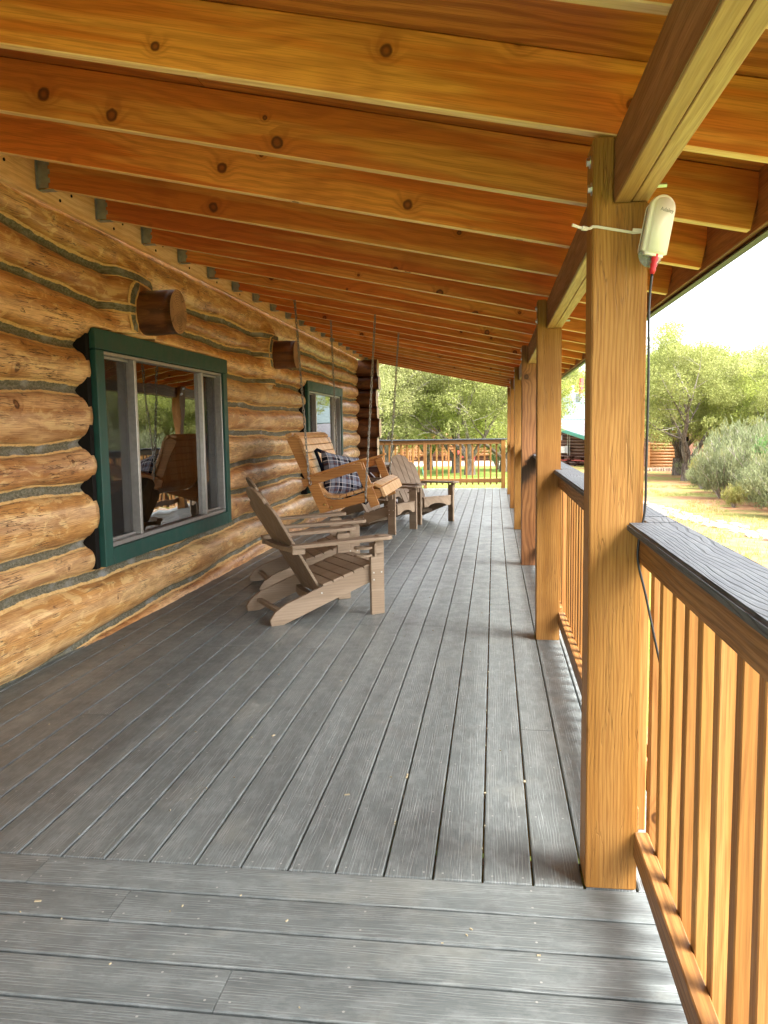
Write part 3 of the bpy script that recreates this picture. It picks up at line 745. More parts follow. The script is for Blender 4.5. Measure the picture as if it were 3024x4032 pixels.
for i,(a,b) in enumerate(zip(ends,starts)):
    r,_=railing(a,b,RL[i])
    a2=a if i else -.9
    capL=b-a-.004
    # cap as single T-free strip: width .14 between posts
    def place(me,x,y): link('cap',me,r,Matrix(((0,-1,0,x),(1,0,0,y),(0,0,1,1.0330),(0,0,0,1))))
    bmw=.142; place(capmesh(capL,bmw),.098+bmw/2,a+.002)
    if i: # strip passing outside of the post behind it
        link('cap_tab',capmesh(.141,.092,.025),r,Matrix(((0,-1,0,.1475+.046),(1,0,0,a-.1405),(0,0,1,1.0328),(0,0,0,1))))
    beam('top_rail',(XR,a+.001,.978),(XR,b-.001,.978),.038,.084,'rail',r)
    beam('bottom_rail',(XR+.001,a+.001,.137),(XR+.001,b-.001,.137),.038,.077,'rail',r)
    n=int(round((b-a)/.132)); yy=2.245 if i==0 else None
    ys=[2.262-.132*k for k in range(24)] if i==0 else [a+.04+(b-a-.08)*(k+.5)/n for k in range(n)]
    if i<=0: ys=[y-.038 for y in ys]
    for y in ys:
        tw=random.uniform(-.03,.03)
        o=beam('baluster',(.1895,y+.019,.06+random.uniform(-.01,.01)),(.1895+random.uniform(-.002,.002),y+.019+random.uniform(-.004,.004),1.015),.037,.037,'baluster',r,up=(math.sin(tw),math.cos(tw),0),bev=.0025)
# far railing across the deck end
r=root('porch_railing',(-1.3,17.42,0),'far railing closing off the deck end in front of the lawn','railing')
link('cap',capmesh(2.84,.142),r,Matrix(((1,0,0,-2.78),(0,1,0,17.44),(0,0,1,1.045),(0,0,0,1))))
beam('top_rail',(-2.78,17.43,.988),(-.105,17.43,.988),.038,.088,'rail',r)
beam('bottom_rail',(-2.78,17.43,.16),(-.105,17.43,.16),.038,.088,'rail',r)
link('rail_post',boxmesh(1.03,.09,.09,'baluster',.003),r,frame((-.0585,17.43,0),(0,0,1),up=(0,1,0)))
link('rail_post',boxmesh(1.03,.07,.08,'rail',.003),r,frame((-1.735,17.445,0),(0,0,1),up=(0,1,0)))
n=20
x=-.20
while x>-2.75:
    if not -1.80<x<-1.67: beam('baluster',(x,17.469,.07),(x+random.uniform(-.004,.004),17.469,1.02),.037,.037,'baluster',r,up=(0,1,0),bev=.0025)
    x-=.1285
# ================================================================== ANTENNA + CABLE
def z5pt(x,y,z): return Vector((x,y,z))
dev=root('outdoor_antenna',(.155,2.17,1.80),'white capsule shaped wireless antenna strapped to the nearest post','antenna')
ax=Vector((.034,0,.190)).normalized(); cx=Vector((.154,2.172,1.792))
side=Vector((.93,.33,0)); side=(side-ax*side.dot(ax)).normalized(); nrm=side.cross(ax)  # toward camera
if nrm.y>0: nrm=-nrm
def capsule(w,h,d,flat_bottom,seg=20):
    pts=[]
    for k in range(seg+1):
        a=math.pi*k/seg; pts.append((w/2*math.cos(a),h/2-w/2+w/2*math.sin(a)))
    if flat_bottom: pts+=[(-w/2,-h/2),(w/2,-h/2)]
    else:
        for k in range(seg+1):
            a=math.pi+math.pi*k/seg; pts.append((w/2*math.cos(a),-h/2+w/2+w/2*math.sin(a)))
    return pts
def capsule_obj(name,w,h,d,mat,ctr,flat,bev,parent):
    bm=bmesh.new(); P=capsule(w,h,d,flat); a=[bm.verts.new((x,-d/2,z)) for x,z in P]; b=[bm.verts.new((x,d/2,z)) for x,z in P]
    bm.faces.new(a); bm.faces.new(b[::-1]); n=len(P)
    for k in range(n): bm.faces.new((a[k],b[k],b[(k+1)%n],a[(k+1)%n]))
    bmesh.ops.remove_doubles(bm,verts=bm.verts[:],dist=1e-5); bmesh.ops.recalc_face_normals(bm,faces=bm.faces[:])
    es=[e for e in bm.edges if len(e.link_faces)==2 and e.calc_face_angle(0)>.7]
    bmesh.ops.bevel(bm,geom=es,offset=bev,segments=5,affect='EDGES')
    me=bpy.data.meshes.new(name); bm.to_mesh(me); bm.free(); me.materials.append(MAT[mat]); me.polygons.foreach_set('use_smooth',[True]*len(me.polygons))
    MM=Matrix((side,-nrm,ax)).transposed().to_4x4(); MM.translation=ctr
    return link(name,me,parent,MM)
capsule_obj('housing',.067,.150,.034,'white',cx+ax*.012,True,.009,dev)
capsule_obj('clear_cover',.066,.166,.006,'clear',cx-ax*.006-nrm*.014,False,.002,dev)
capsule_obj('back_plate',.062,.155,.008,'white',cx-ax*.0-nrm*.022,False,.002,dev)
fc=bpy.data.curves.new('lettering','FONT'); fc.body='Adaley'; fc.size=.0135; fc.extrude=.0002; fc.align_x='CENTER'
fo=bpy.data.objects.new('tmp',fc); COL.objects.link(fo); bpy.context.view_layer.update()
me=bpy.data.meshes.new_from_object(fo); bpy.data.objects.remove(fo); me.materials.clear(); me.materials.append(MAT['ink'])
MM=Matrix((side,ax,nrm)).transposed().to_4x4(); MM.translation=cx+ax*.045+nrm*.0175+side*.006
link('lettering',me,dev,MM)
b0=cx-ax*.071+side*.008+nrm*.0
m=MB(); m.tube([b0+ax*.018,b0,b0-ax*.006,b0-ax*.012,b0-ax*.018,b0-ax*.024,b0-ax*.034],[.0085,.009,.007,.0088,.0068,.0078,.0055],12); m.build('connector','red',dev,smooth=True)
m=MB()
path=[(.128,2.200,1.798),(.103,2.2205,1.801),(.05,2.2205,1.812),(.012,2.2205,1.820),(-.0015,2.221,1.821),(-.006,2.214,1.816),(-.020,2.203,1.812)]
for a,b in zip(path,path[1:]): m.bar(a,b,.0045,.0065,up=(0,0,1),bev=.0005)
m.bar((-.016,2.207,1.813),(-.030,2.197,1.813),.009,.010,bev=.001); m.bar((-.028,2.199,1.813),(-.056,2.182,1.819),.0035,.007,bev=.0005)
m.bar((.100,2.213,1.806),(.122,2.203,1.801),.006,.009,bev=.001)
m.build('zip_tie','tie',dev)
e=b0-ax*.034
cp=[e,Vector((.139,2.185,1.60)),Vector((.142,2.19,1.42)),Vector((.1435,2.205,1.2)),Vector((.1435,2.214,1.08)),Vector((.1295,2.212,1.0)),Vector((.127,2.205,.94)),Vector((.147,2.195,.85)),Vector((.180,2.182,.69)),Vector((.215,2.178,.55)),Vector((.26,2.17,.35)),Vector((.31,2.16,.08))]
def catmull(P,n=8):
    out=[]; P=[Vector(p) for p in P]; Q=[2*P[0]-P[1]]+P+[2*P[-1]-P[-2]]
    for i in range(1,len(Q)-2):
        a,b,c,d=Q[i-1:i+3]
        for k in range(n):
            t=k/n; out.append(.5*((2*b)+(c-a)*t+(2*a-5*b+4*c-d)*t*t+(3*b-a-3*c+d)*t**3))
    out.append(P[-1]); return out
cb=root('black_cable',(.14,2.2,1.1),'thin black cable hanging from the antenna down behind the rail cap','cable')
m=MB(); m.tube(catmull(cp),.0033,10); m.build('cord','cable',cb,smooth=True)
# ================================================================== ADIRONDACK CHAIR (local: x forward, y left)
def make_chair(label,group):
    r=root('adirondack_chair',(0,0,0),label,'chair',group)
    hw=.262 # stringer centre half width
    strp=[(0,.352),(-.11,.338),(-.42,.238),(-.70,.138),(-.775,.09),(-.812,.04),(-.805,0),(-.72,0),(-.62,.035),(-.407,.112),(-.085,.222),(0,.25)]
    for s in (-1,1):
        m=MB(); m.prism(strp,s*hw-.014,s*hw+.014); m.build('side_rail','poly',r,world=False,bevel=.003)
        m=MB(); m.box((-.075,s*(hw+.03)-.0135,0),(.028,s*(hw+.03)+.0135,.512),bev=.003); lg=m.build('leg','poly',r,world=False)
        for (x,z) in ((-.055,.30),(.005,.30),(-.055,.25)):
            m=MB(); m.tube([(x,s*(hw+.0437),z),(x,s*(hw+.048),z)],.006,8); m.build('bolt','steel',r,world=False)
        m=MB(); m.tube([(-.44,s*(hw+.0142),.19),(-.44,s*(hw+.019),.19)],.006,8); m.build('bolt','steel',r,world=False)
        # armrest (paddle)
        pts=[]; prof=[(-.665,.028),(-.60,.034),(-.45,.042),(-.25,.062),(-.05,.075),(.03,.075),(.065,.058),(.078,.02)]
        up=[(x,w) for x,w in prof]; lo=[(x,-w) for x,w in prof[::-1]]
        out=up+lo; n=len(out); zf=lambda x:.5265+.022*(x+.66)/.74
        yc=s*(hw+.045); v=[(x,yc+y,zf(x)-.0125) for x,y in out]+[(x,yc+y,zf(x)+.0125) for x,y in out]
        f=[tuple(range(n)),tuple(range(2*n-1,n-1,-1))]+[(i+n,(i+1)%n+n,(i+1)%n,i) for i in range(n)]
        me=mk('armrest',v,f,'poly'); o=link('armrest',me,r,None,False); b=o.modifiers.new('bevel','BEVEL'); b.width=.004; b.segments=2; b.limit_method='ANGLE'
        bmf=bmesh.new(); bmf.from_mesh(me); bmesh.ops.recalc_face_normals(bmf,faces=bmf.faces[:]); bmf.to_mesh(me); bmf.free()
        m=MB(); m.box((-.055,yc+s*.006,.44),(.01,yc+s*.03,.5285),bev=.002); m.box((-.03,yc-.035,zf(0)+.0127),(.04,yc+.03,zf(0)+.0165),bev=.001); m.build('arm_bracket','poly',r,world=False)
    # cup holder under the right (near) arm
    m=MB()
    for zz in (.478,.425):
        c=(-.14,-(hw+.055)); pr=[]
        N=20
        ring=[]
        for k in range(N):
            a=2*math.pi*k/N; ring.append((math.cos(a),math.sin(a)))
        v=[];f=[]
        for rr,z in ((.058,zz),(.058,zz+.014),(.038,zz+.014),(.038,zz)):
            v+=[(c[0]+x*rr*1.15,c[1]+y*rr,z) for x,y in ring]
        for q in range(4):
            for k in range(N): f.append((q*N+k,q*N+(k+1)%N,((q+1)%4)*N+(k+1)%N,((q+1)%4)*N+k))
        m.add(v,f)
    m.box((-.072,-(hw+.10),.42),(-.058,-(hw+.01),.51)); m.build('cup_holder','poly',r,world=False)
    # apron with arch
    pr=[(-.236,.235),(-.17,.235),(-.12,.262),(-.05,.278),(.05,.278),(.12,.262),(.17,.235),(.236,.235),(.236,.352),(-.236,.352)]
    M=Matrix(((0,1,0,0),(1,0,0,0),(0,0,1,0),(0,0,0,1))); m=MB(); m.prism(pr,.002,.026,M=M); m.build('apron','poly',r,world=False,bevel=.002)
    # seat slats
    m=MB(); top=[(.028,.37),(-.03,.371),(-.11,.35),(-.42,.25)]
    def tz(x):
        for (a,b),(c,d) in zip(top,top[1:]):
            if x>=c: return b+(d-b)*(x-a)/(c-a)
        return top[-1][1]
    x=.03
    for k in range(6):
        w=.072; x1=x-w; m.bar((x-.001,0,tz(x)-.008),(x1,0,tz(x1)-.008),.565 if k>0 else .50,.019,bev=.003); x=x1-.006
    m.build('seat','poly',r,world=False)
    # back slats: plane from (-.375,.20) to (-.83,.93)
    p0=Vector((-.385,0,.165)); d=Vector((-.452,0,.762)); L=d.length; d.normalize(); nn=Vector((d.z,0,-d.x))
    m=MB(); n=5; 
    for k in range(n):
        t=(k-(n-1)/2)/((n-1)/2); wb=.074; wt=.098; c0=t*2*(wb+.004); c1=t*2*(wt+.004)
        hL=L*(1.0,1.0,.86)[abs(k-2)]
        w0,w1=wb/1,wt/1; prof=[(c0-w0/2,0),(c0+w0/2,0)]
        cc=c0+(c1-c0)*hL/L; ww=w0+(w1-w0)*hL/L
        hs=hL-(.045 if k!=2 else .05)
        rt=[]
        for q in range(9):
            a=q/8; # top edge rounding following a fan arc
            yy=cc+ww/2-ww*a
            if k in (1,2,3): drop=.135*(1-math.sqrt(max(0,1-(yy/.162)**2)))
            else: drop=.095*(1-math.sqrt(max(0,1-(a if t<0 else 1-a)**2)))
            rt.append((yy,hL-drop))
        prof+=rt
        # build slab
        a_=[p0+d*h+Vector((0,y,0)) for y,h in prof]; b_=[q+nn*(-.019) for q in a_]; N=len(prof)
        fs=[tuple(range(N)),tuple(range(2*N-1,N-1,-1))]+[(i+N,(i+1)%N+N,(i+1)%N,i) for i in range(N)]
        m.add(a_+b_,fs)
    o=m.build('backrest','poly',r,world=False)
    bmf=bmesh.new(); bmf.from_mesh(o.data); bmesh.ops.recalc_face_normals(bmf,faces=bmf.faces[:]); bmf.to_mesh(o.data); bmf.free()
    b=o.modifiers.new('bevel','BEVEL'); b.width=.003; b.segments=1; b.limit_method='ANGLE'
    # curved rear supports (arm level and low)
    for zc,hgt,wd,bow in ((.502,.03,.62,.06),(.135,.05,.50,.075)):
        s0=(zc-.165)/.762; xb=-.385-.452*s0-.02; v=[];f=[];N=12
        for k in range(N+1):
            t=-1+2*k/N; y=t*wd/2; xx=xb-.012-bow*(1-t*t)*.6+.02
            for (ox,oz) in ((0,-hgt/2),(-.05,-hgt/2),(-.05,hgt/2),(0,hgt/2)): v.append((xx+ox,y,zc+oz))
        for k in range(N):
            for q in range(4): f.append((k*4+q,k*4+(q+1)%4,(k+1)*4+(q+1)%4,(k+1)*4+q))
        f+=[(0,1,2,3),(N*4+3,N*4+2,N*4+1,N*4)]
        me=mk('rear_support',v,f,'poly'); bmf=bmesh.new(); bmf.from_mesh(me); bmesh.ops.recalc_face_normals(bmf,faces=bmf.faces[:]); bmf.to_mesh(me); bmf.free()
        link('rear_support',me,r,None,False)
    for s in (-1,1):
        m=MB(); m.box((-.66,s*(hw+.045)-.014,.476),(-.57,s*(hw+.045)+.014,.513),bev=.002); m.build('arm_support','poly',r,world=False)
    m=MB(); m.bar((-.715,-.25,.075),(-.715,.25,.075),.038,.028,bev=.003); m.build('foot_rail','poly',r,world=False)
    return r
g='brown adirondack chairs on the porch'
ch=make_chair('nearest brown adirondack chair, side on, with a cup holder under its arm',g)
def put(o,x,y,deg,label=None):
    o.location=(x,y,0); o.rotation_euler=(0,0,R(deg))
    if label: o['label']=label
protos=ch
spots=[(-1.52,6.82,26,'second brown adirondack chair, half hidden behind the nearest one'),
       (-1.375,10.07,-21,'brown adirondack chair just past the swing front, its back hidden by the swing'),
       (-1.04,11.03,-45,'brown adirondack chair facing the camera, tall rounded back fully in view'),
       (-1.72,12.0,-14,'brown adirondack chair farthest back, only its top and seat edge showing past the swing')]
for s in spots:
    c=copy_tree(protos); put(c,*s)
put(ch,-1.22,5.81,34.5)
# ================================================================== DARK TABLE
tb=root('patio_table',(-2.05,12.9,0),'dark red brown slatted table with crossed legs behind the swing','table')
m=MB()
for k in range(6): m.box((-2.48,12.35+k*.15,.715),(-1.72,12.495+k*.15,.745),bev=.003)
m.build('tabletop','poly',tb)
m=MB(); m.box((-2.42,12.38,.63),(-1.78,12.42,.713)); m.box((-2.42,13.1,.63),(-1.78,13.14,.713)); m.build('apron','redwood',tb)
for y in (12.45,13.05):
    m=MB(); m.bar((-2.42,y,.0),(-1.86,y,.64),.04,.10,up=(0,1,0)); m.build('leg','redwood',tb)
    m=MB(); m.bar((-1.76,y+.042,.0),(-2.34,y+.042,.64),.04,.10,up=(0,1,0)); m.build('leg','redwood',tb)
# ================================================================== PORCH SWING
sw=root('porch_swing',(-1.75,8.08,.5),'honey coloured wooden bench swing hanging on four chains','swing')
YA,YB=7.38,8.76
up3=lambda a,b: (Vector(b)-Vector(a))
for s,y in ((0,YA),(1,YB)):
    yo=y if s==0 else y
    sg=1 if s==0 else -1
    # upright back post
    m=MB(); m.prism([(-2.185,1.215),(-2.135,1.243),(-2.06,1.225),(-1.79,.56),(-1.875,.512)][::1],yo+sg*.03,yo+sg*.0445); m.build('back_post','swing',sw,bevel=.003)
    m=MB(); m.prism([(-1.878,.514),(-1.33,.652),(-1.275,.69),(-1.30,.748),(-1.40,.738),(-1.475,.705),(-1.55,.682),(-1.62,.661),(-1.69,.646),(-1.765,.645),(-1.83,.668),(-1.885,.715),(-1.92,.78),(-1.955,.79),(-1.93,.66)],yo+sg*.0455,yo+sg*.085); m.build('side_rail','swing',sw,bevel=.003)
    m=MB(); m.bar((-2.035,yo+sg*.014,.80),(-1.47,yo+sg*.014,.965),.03,.075,up=(0,0,1)); m.build('arm_rail','swing',sw)
    m=MB(); m.bar((-2.01,yo+sg*.03,.858),(-1.425,yo+sg*.03,1.030),.10,.02,up=(0,0,1)); m.build('armrest','swing',sw)
    m=MB(); m.bar((-1.355,yo+sg*.045,.585),(-1.505,yo+sg*.045,.985),.028,.085,up=(1,0,0)); m.build('arm_post','swing',sw)
    for (x,z) in ((-1.835,.60),(-1.77,.575)):
        m=MB(); m.tube([(x,y+sg*.0295,z),(x,y+sg*.020,z)],[.013,.007],10); m.build('bolt','brass',sw,smooth=True)
# seat slats follow curve
curve=[(-1.925,.80),(-1.885,.735),(-1.83,.685),(-1.765,.662),(-1.69,.662),(-1.62,.677),(-1.55,.698),(-1.475,.722),(-1.40,.757)]
m=MB()
for a,b in zip(curve,curve[1:]):
    d=Vector((b[0]-a[0],0,b[1]-a[1])); L=d.length; t=d.normalized(); nrm_=Vector((-t.z,0,t.x))
    c=Vector(((a[0]+b[0])/2,0,(a[1]+b[1])/2))+nrm_*.012
    M=Matrix((t,Vector((0,1,0)),nrm_)).transposed().to_4x4(); M.translation=(c.x,(YA+YB)/2,c.z)
    yo_=.046 if a[0]<-1.86 else .032
    m.box((-L/2+.004,-(YB-YA)/2+yo_,-.014),(L/2-.004,(YB-YA)/2-yo_,.016),M=M,bev=.004)
for a,b in (((-1.425,.762),(-1.365,.792)),((-1.362,.793),(-1.30,.765)),((-1.296,.762),(-1.262,.675))):
    d=Vector((b[0]-a[0],0,b[1]-a[1])); L=d.length; t=d.normalized(); nrm_=Vector((-t.z,0,t.x)); c=Vector(((a[0]+b[0])/2,0,(a[1]+b[1])/2))
    M=Matrix((t,Vector((0,1,0)),nrm_)).transposed().to_4x4(); M.translation=(c.x,(YA+YB)/2,c.z)
    m.box((-L/2,-(YB-YA)/2+.03,-.016),(L/2,(YB-YA)/2-.03,.016),M=M,bev=.004)
m.build('seat','swingslat',sw)
m=MB(); bc=[(-1.935,.80),(-1.957,.87),(-1.98,.94),(-2.003,1.01),(-2.027,1.08),(-2.05,1.15),(-2.075,1.215),(-2.125,1.252),(-2.19,1.235)]
for k,(a,b) in enumerate(zip(bc,bc[1:])):
    d=Vector((b[0]-a[0],0,b[1]-a[1])); L=d.length; t=d.normalized(); nrm_=Vector((t.z,0,-t.x)); c=Vector(((a[0]+b[0])/2,0,(a[1]+b[1])/2))+nrm_*.016
    M=Matrix((t,Vector((0,-1,0)),nrm_)).transposed().to_4x4(); M.translation=(c.x,(YA+YB)/2,c.z)
    m.box((-L/2+.003,-(YB-YA)/2+.02,-.012),(L/2-.003,(YB-YA)/2-.02,.014),M=M,bev=.003)
m.build('backrest','swingslat',sw)
def chain(p0,p1,parent):
    p0,p1=Vector(p0),Vector(p1); D=p1-p0; L=D.length; d=D.normalized(); x=d.cross(Vector((0,1,0))).normalized(); y=d.cross(x)
    pitch=.031; n=int(L/pitch); m=MB()
    for i in range(n):
        sag=Vector((0,0,0)); c=p0+d*(pitch*(i+.5)); a=R(45 if i%2 else -45)+random.uniform(-.25,.25); w=x*math.cos(a)+y*math.sin(a)
        hl,hw_=.0125,.0088; pts=[]
        for k in range(10):
            th=2*math.pi*k/10; s_=math.sin(th); cc=math.cos(th)
            pts.append(c+w*(hw_*cc)+d*(hw_*s_+math.copysign(hl-.002,s_) if abs(s_)>.01 else 0.*s_))
        m.tube(pts,.0041,6,closed=True)
    # hook / shackle at lower end
    m.tube([p1-d*.02,p1+d*.03,p1+d*.045+w*.01,p1+d*.03+w*.02,p1+w*.02],.0045,6)
    m.build('chain','chain',parent,smooth=True)
chain((-2.07,7.40,2.487),(-1.968,7.365,.83),sw); chain((-1.325,7.40,2.332),(-1.437,7.365,.66),sw)
chain((-2.0,8.72,2.473),(-1.968,8.775,.83),sw); chain((-1.265,8.72,2.32),(-1.40,8.775,.66),sw)
# pillow
pl=root('throw_pillow',(-1.74,7.75,.72),'plaid fleece pillow with black edging leaning on the swing seat','pillow')
def pillow():
    v=[];uu=[];N=26
    def shape(u,w,sgn):
        pinch=1-.16*(u*u*w*w)**.5-.05*((u*u)*(1-w*w)+(w*w)*(1-u*u))*0
        x=u*.215*(1-.10*(1-abs(w))**1.0*0-.10*math.cos(w*1.57)*abs(u)); y=w*.205*(1-.10*math.cos(u*1.57)*abs(w))
        h=.085*max(0,(1-u**4)*(1-w**4))**.55
        h+=.010*mn.noise(Vector((u*3.,w*3.,sgn)))*(1-u*u)*(1-w*w)
        return (x,y,sgn*h)
    f=[];luv=[];mi=[]
    for sgn in (1,-1):
        o=len(v)
        for a in range(N+1):
            for b in range(N+1):
                u,w=-1+2*a/N,-1+2*b/N; v.append(shape(u,w,sgn)); uu.append((u*.5+.5,w*.5+.5))
        for a in range(N):
            for b in range(N):
                q=(o+a*(N+1)+b,o+(a+1)*(N+1)+b,o+(a+1)*(N+1)+b+1,o+a*(N+1)+b+1)
                if sgn<0: q=q[::-1]
                f.append(q); luv+=[uu[j] for j in q]; mi.append(0 if sgn>0 else 1)
    return mk('cushion',v,f,['plaid','black_fur'],uv=luv,midx=mi,smooth=True)
# pillow normal faces camera/forward-right
nz=Vector((.62,-.66,.42)).normalized(); xx_=Vector((.72,.69,.12)); xx_=(xx_-nz*xx_.dot(nz)).normalized(); yy_=nz.cross(xx_)
rot=Matrix.Rotation(R(-25),3,nz); xx_,yy_=rot@xx_,rot@yy_
yy_=(yy_-.36*xx_)*1.06; xx_=xx_*1.06
M=Matrix((xx_,yy_,nz)).transposed().to_4x4(); M.translation=(-1.725,7.74,.85)
link('cushion',pillow(),pl,M)
m=MB(); q=[]
for k in range(60):
    th=2*math.pi*k/60; c,s_=math.cos(th),math.sin(th); k_=1/max(abs(c),abs(s_)); u,w=c*k_,s_*k_
    x=u*.215*(1-.10*math.cos(w*1.57)*abs(u)); y=w*.205*(1-.10*math.cos(u*1.57)*abs(w)); q.append(M@Vector((x,y,-.012)))
m.tube(q,.017,8,closed=True); m.build('piping','black_fur',pl,smooth=True)
# ================================================================== TREES
rng=np.random.default_rng(5)
def leafmesh(name,clumps,n,size,mat,asp=.35,upb=.3,hollow=.55):
    cl=np.array(clumps); vol=cl[:,3]*cl[:,4]*cl[:,5]; p=vol**.75; p/=p.sum(); idx=rng.choice(len(cl),n,p=p)
    d=rng.normal(size=(n,3)); d/=np.linalg.norm(d,axis=1)[:,None]; rr=(hollow+(1-hollow)*rng.random(n))**.8
    rr*=1+.12*rng.normal(size=n)
    c=cl[idx,:3]+d*cl[idx,3:6]*rr[:,None]
    t=rng.normal(size=(n,3))+d*.8; t[:,2]+=upb; t/=np.linalg.norm(t,axis=1)[:,None]
    s=np.cross(t,rng.normal(size=(n,3))); s/=np.linalg.norm(s,axis=1)[:,None]
    L=(size*(.5+rng.random(n)))[:,None]; W=L*asp
    v=np.stack([c-t*L*.5,c+s*W*.5,c+t*L*.5,c-s*W*.5],1).reshape(-1,3)
    me=bpy.data.meshes.new(name); me.vertices.add(4*n); me.vertices.foreach_set('co',v.astype(np.float32).ravel())
    me.loops.add(4*n); me.loops.foreach_set('vertex_index',np.arange(4*n,dtype=np.int32)); me.polygons.add(n)
    me.polygons.foreach_set('loop_start',np.arange(0,4*n,4,dtype=np.int32)); me.update(calc_edges=True)
    csh=rng.random(len(cl))[idx]; sh=np.clip(csh*.6+rng.random(n)*.4,0,1)
    a=me.attributes.new('shade','FLOAT','POINT'); a.data.foreach_set('value',np.repeat(sh,4).astype(np.float32))
    me.materials.append(MAT[mat]); return me
def limb(m,p0,d,L,r,depth,tips,curl=.35,seg=5):
    p=Vector(p0); d=Vector(d).normalized(); pts=[p.copy()]; rs=[r]
    for k in range(seg):
        d=(d+Vector((random.gauss(0,curl*.5),random.gauss(0,curl*.5),random.gauss(.04,curl*.3)))).normalized(); p=p+d*(L/seg); pts.append(p.copy()); rs.append(r*(1-.55*(k+1)/seg))
        if depth>0 and k>=1:
            for _ in range(random.choice([1,1,2])):
                dd=(d+Vector((random.gauss(0,.8),random.gauss(0,.8),random.gauss(.15,.5)))).normalized(); limb(m,p,dd,L*random.uniform(.45,.7),r*(1-.55*(k+1)/seg)*.55,depth-1,tips,curl,4)
    tips.append((pts[-1].copy(),L)); m.tube(pts,rs,5 if r<.08 else 8,mi=0 if r>.05 else 1,caps=False)
def juniper(seed,h,w,mat,nleaf=9000,leaf=.16,low=.22,lean=0):
    random.seed(seed); m=MB(); tips=[]; k=random.choice([2,3])
    m.tube([(0,0,-.4),(0.02,0,.1*h*.5),(lean*.1,.03,h*.14)],[.062*h*.9,.047*h,.040*h],12,caps=False)
    for i in range(k+1):
        a=i*2*math.pi/(k+1)+random.uniform(-.5,.5); limb(m,(lean*.1,.03,h*.12),(math.cos(a)*.6+lean,math.sin(a)*.6,1.1),h*.62,.02*h,2,tips)
    cl=[]
    for p,L in tips:
        if p.z>h*low: s=random.uniform(.6,1.2)*h*.08; cl.append((p.x,p.y,p.z,s*1.25,s*1.25,s*.9))
    for i in range(64):
        a=random.uniform(0,6.28); zz=random.uniform(low+.06,1.0); rad=w/2*math.sqrt(max(.02,1-((zz-.48)/.56)**2))*random.uniform(.55,1.05); s=random.uniform(.5,1.3)*h*.075
        cl.append((rad*math.cos(a)+lean*zz,rad*math.sin(a),zz*h,s*1.2,s*1.2,s))
    tm=mk('trunk',m.v,m.f,['bark','twig'],midx=m.m,smooth=True); lm=leafmesh('crown',cl,nleaf,leaf,mat)
    return tm,lm
JV=[juniper(11,7.2,6.0,'juniper2',52000,.125),juniper(23,7.0,6.4,'juniper',52000,.125),juniper(35,7.4,5.4,'olive',42000,.125,low=.25),juniper(41,6.4,5.2,'juniper2',42000,.125,low=.18)]
def tree(x,y,var,s,rot,label,sz=None,group='juniper trees around the clearing',name='juniper_tree',cat='tree'):
    r=root(name,(x,y,gz(x,y)),label,cat,group,R(rot)); tm,lm=JV[var]
    for nme,me in (('trunk',tm),('crown',lm)):
        o=bpy.data.objects.new(nme,me); COL.objects.link(o); o.parent=r; o.scale=(s,s,sz or s)
    return r
T=[(-2.81,55.1,0,1.0,20,'juniper with a forked brown trunk on the lawn beyond the far railing, left of two'),
(-1.76,50.9,1,1.05,100,'juniper with a shaggy dark leaning trunk on the lawn, right of two'),
(.45,56.5,3,1.05,200,'grey trunked juniper on the lawn nearest the far porch posts'),
(-7.2,52,2,1.1,40,'olive juniper beyond the porch behind the hanging chains'),
(-5.2,61,3,1.2,310,'bright green juniper standing before the distant cabin stairs'),
(-9.5,60,1,1.3,150,'juniper just past the log corner with bare grey limbs'),
(-12.5,66,0,1.35,60,'tall juniper showing beside the corner log ends'),
(-6.2,90,2,1.8,10,'large olive juniper rising behind the distant cabin'),
(-.4,92,0,1.7,80,'large bright juniper behind the cabin near the porch posts'),
(-13,92,1,1.9,120,'large juniper behind the cabin at far left'),
(10.4,49.0,0,.98,70,'juniper with splayed grey limbs in front of the small log shed'),
(9.2,41.5,1,.90,10,'thick trunked juniper right of the small log shed'),
(14.2,46,3,.88,140,'juniper with an airy pointed top against the white sky'),
(15.4,42,2,.78,200,'olive juniper toward the right edge of the clearing'),
(13.6,34,1,.78,260,'low juniper behind the sagebrush at right'),
(12.8,60,0,1.15,330,'tall bright juniper just behind the small log shed'),
(18.4,50,3,.9,20,'juniper farthest to the right of the clearing'),
(52,92,1,.9,90,'far juniper beyond the open side, mirrored in the window glass'),
(40,40,0,.6,180,'broad juniper on the open side, mirrored in the near window'),
(24,20,2,.45,30,'small olive juniper on the open side near the sagebrush'),
(44,80,2,.9,130,'large far juniper on the open side'),
(45,16,3,.85,240,'juniper on the open side level with the deck'),
(34,8,0,.7,300,'juniper on the open side across from the swing')]
for a in T: tree(*a)
random.seed(21)
for i in range(34):
    an=R(random.uniform(4,21)) if i<24 else R(random.uniform(-16,4)); d=random.uniform(66,115) if i<24 else random.uniform(98,125)
    if i<24 and an<R(13): d=random.uniform(95,120)
    tree(d*math.sin(an),d*math.cos(an),i%4,random.uniform(1.0,1.45)*(1 if i<24 else 1.3),random.uniform(0,360),'distant juniper in the wood that closes off the clearing',group='distant junipers around the clearing')
for i,(x,y,v,sc_) in enumerate([(16.5,52,2,.9),(17.2,46,0,.75),(13.9,38.5,1,.62),(17.8,56,3,.95),(14.2,40,0,.66),(12.6,47.5,2,.85),(11.7,42.5,3,.8)]):
    tree(x,y,v,sc_,i*77,'juniper among the close grown trees at the right of the clearing',group='close grown junipers right of the shed')
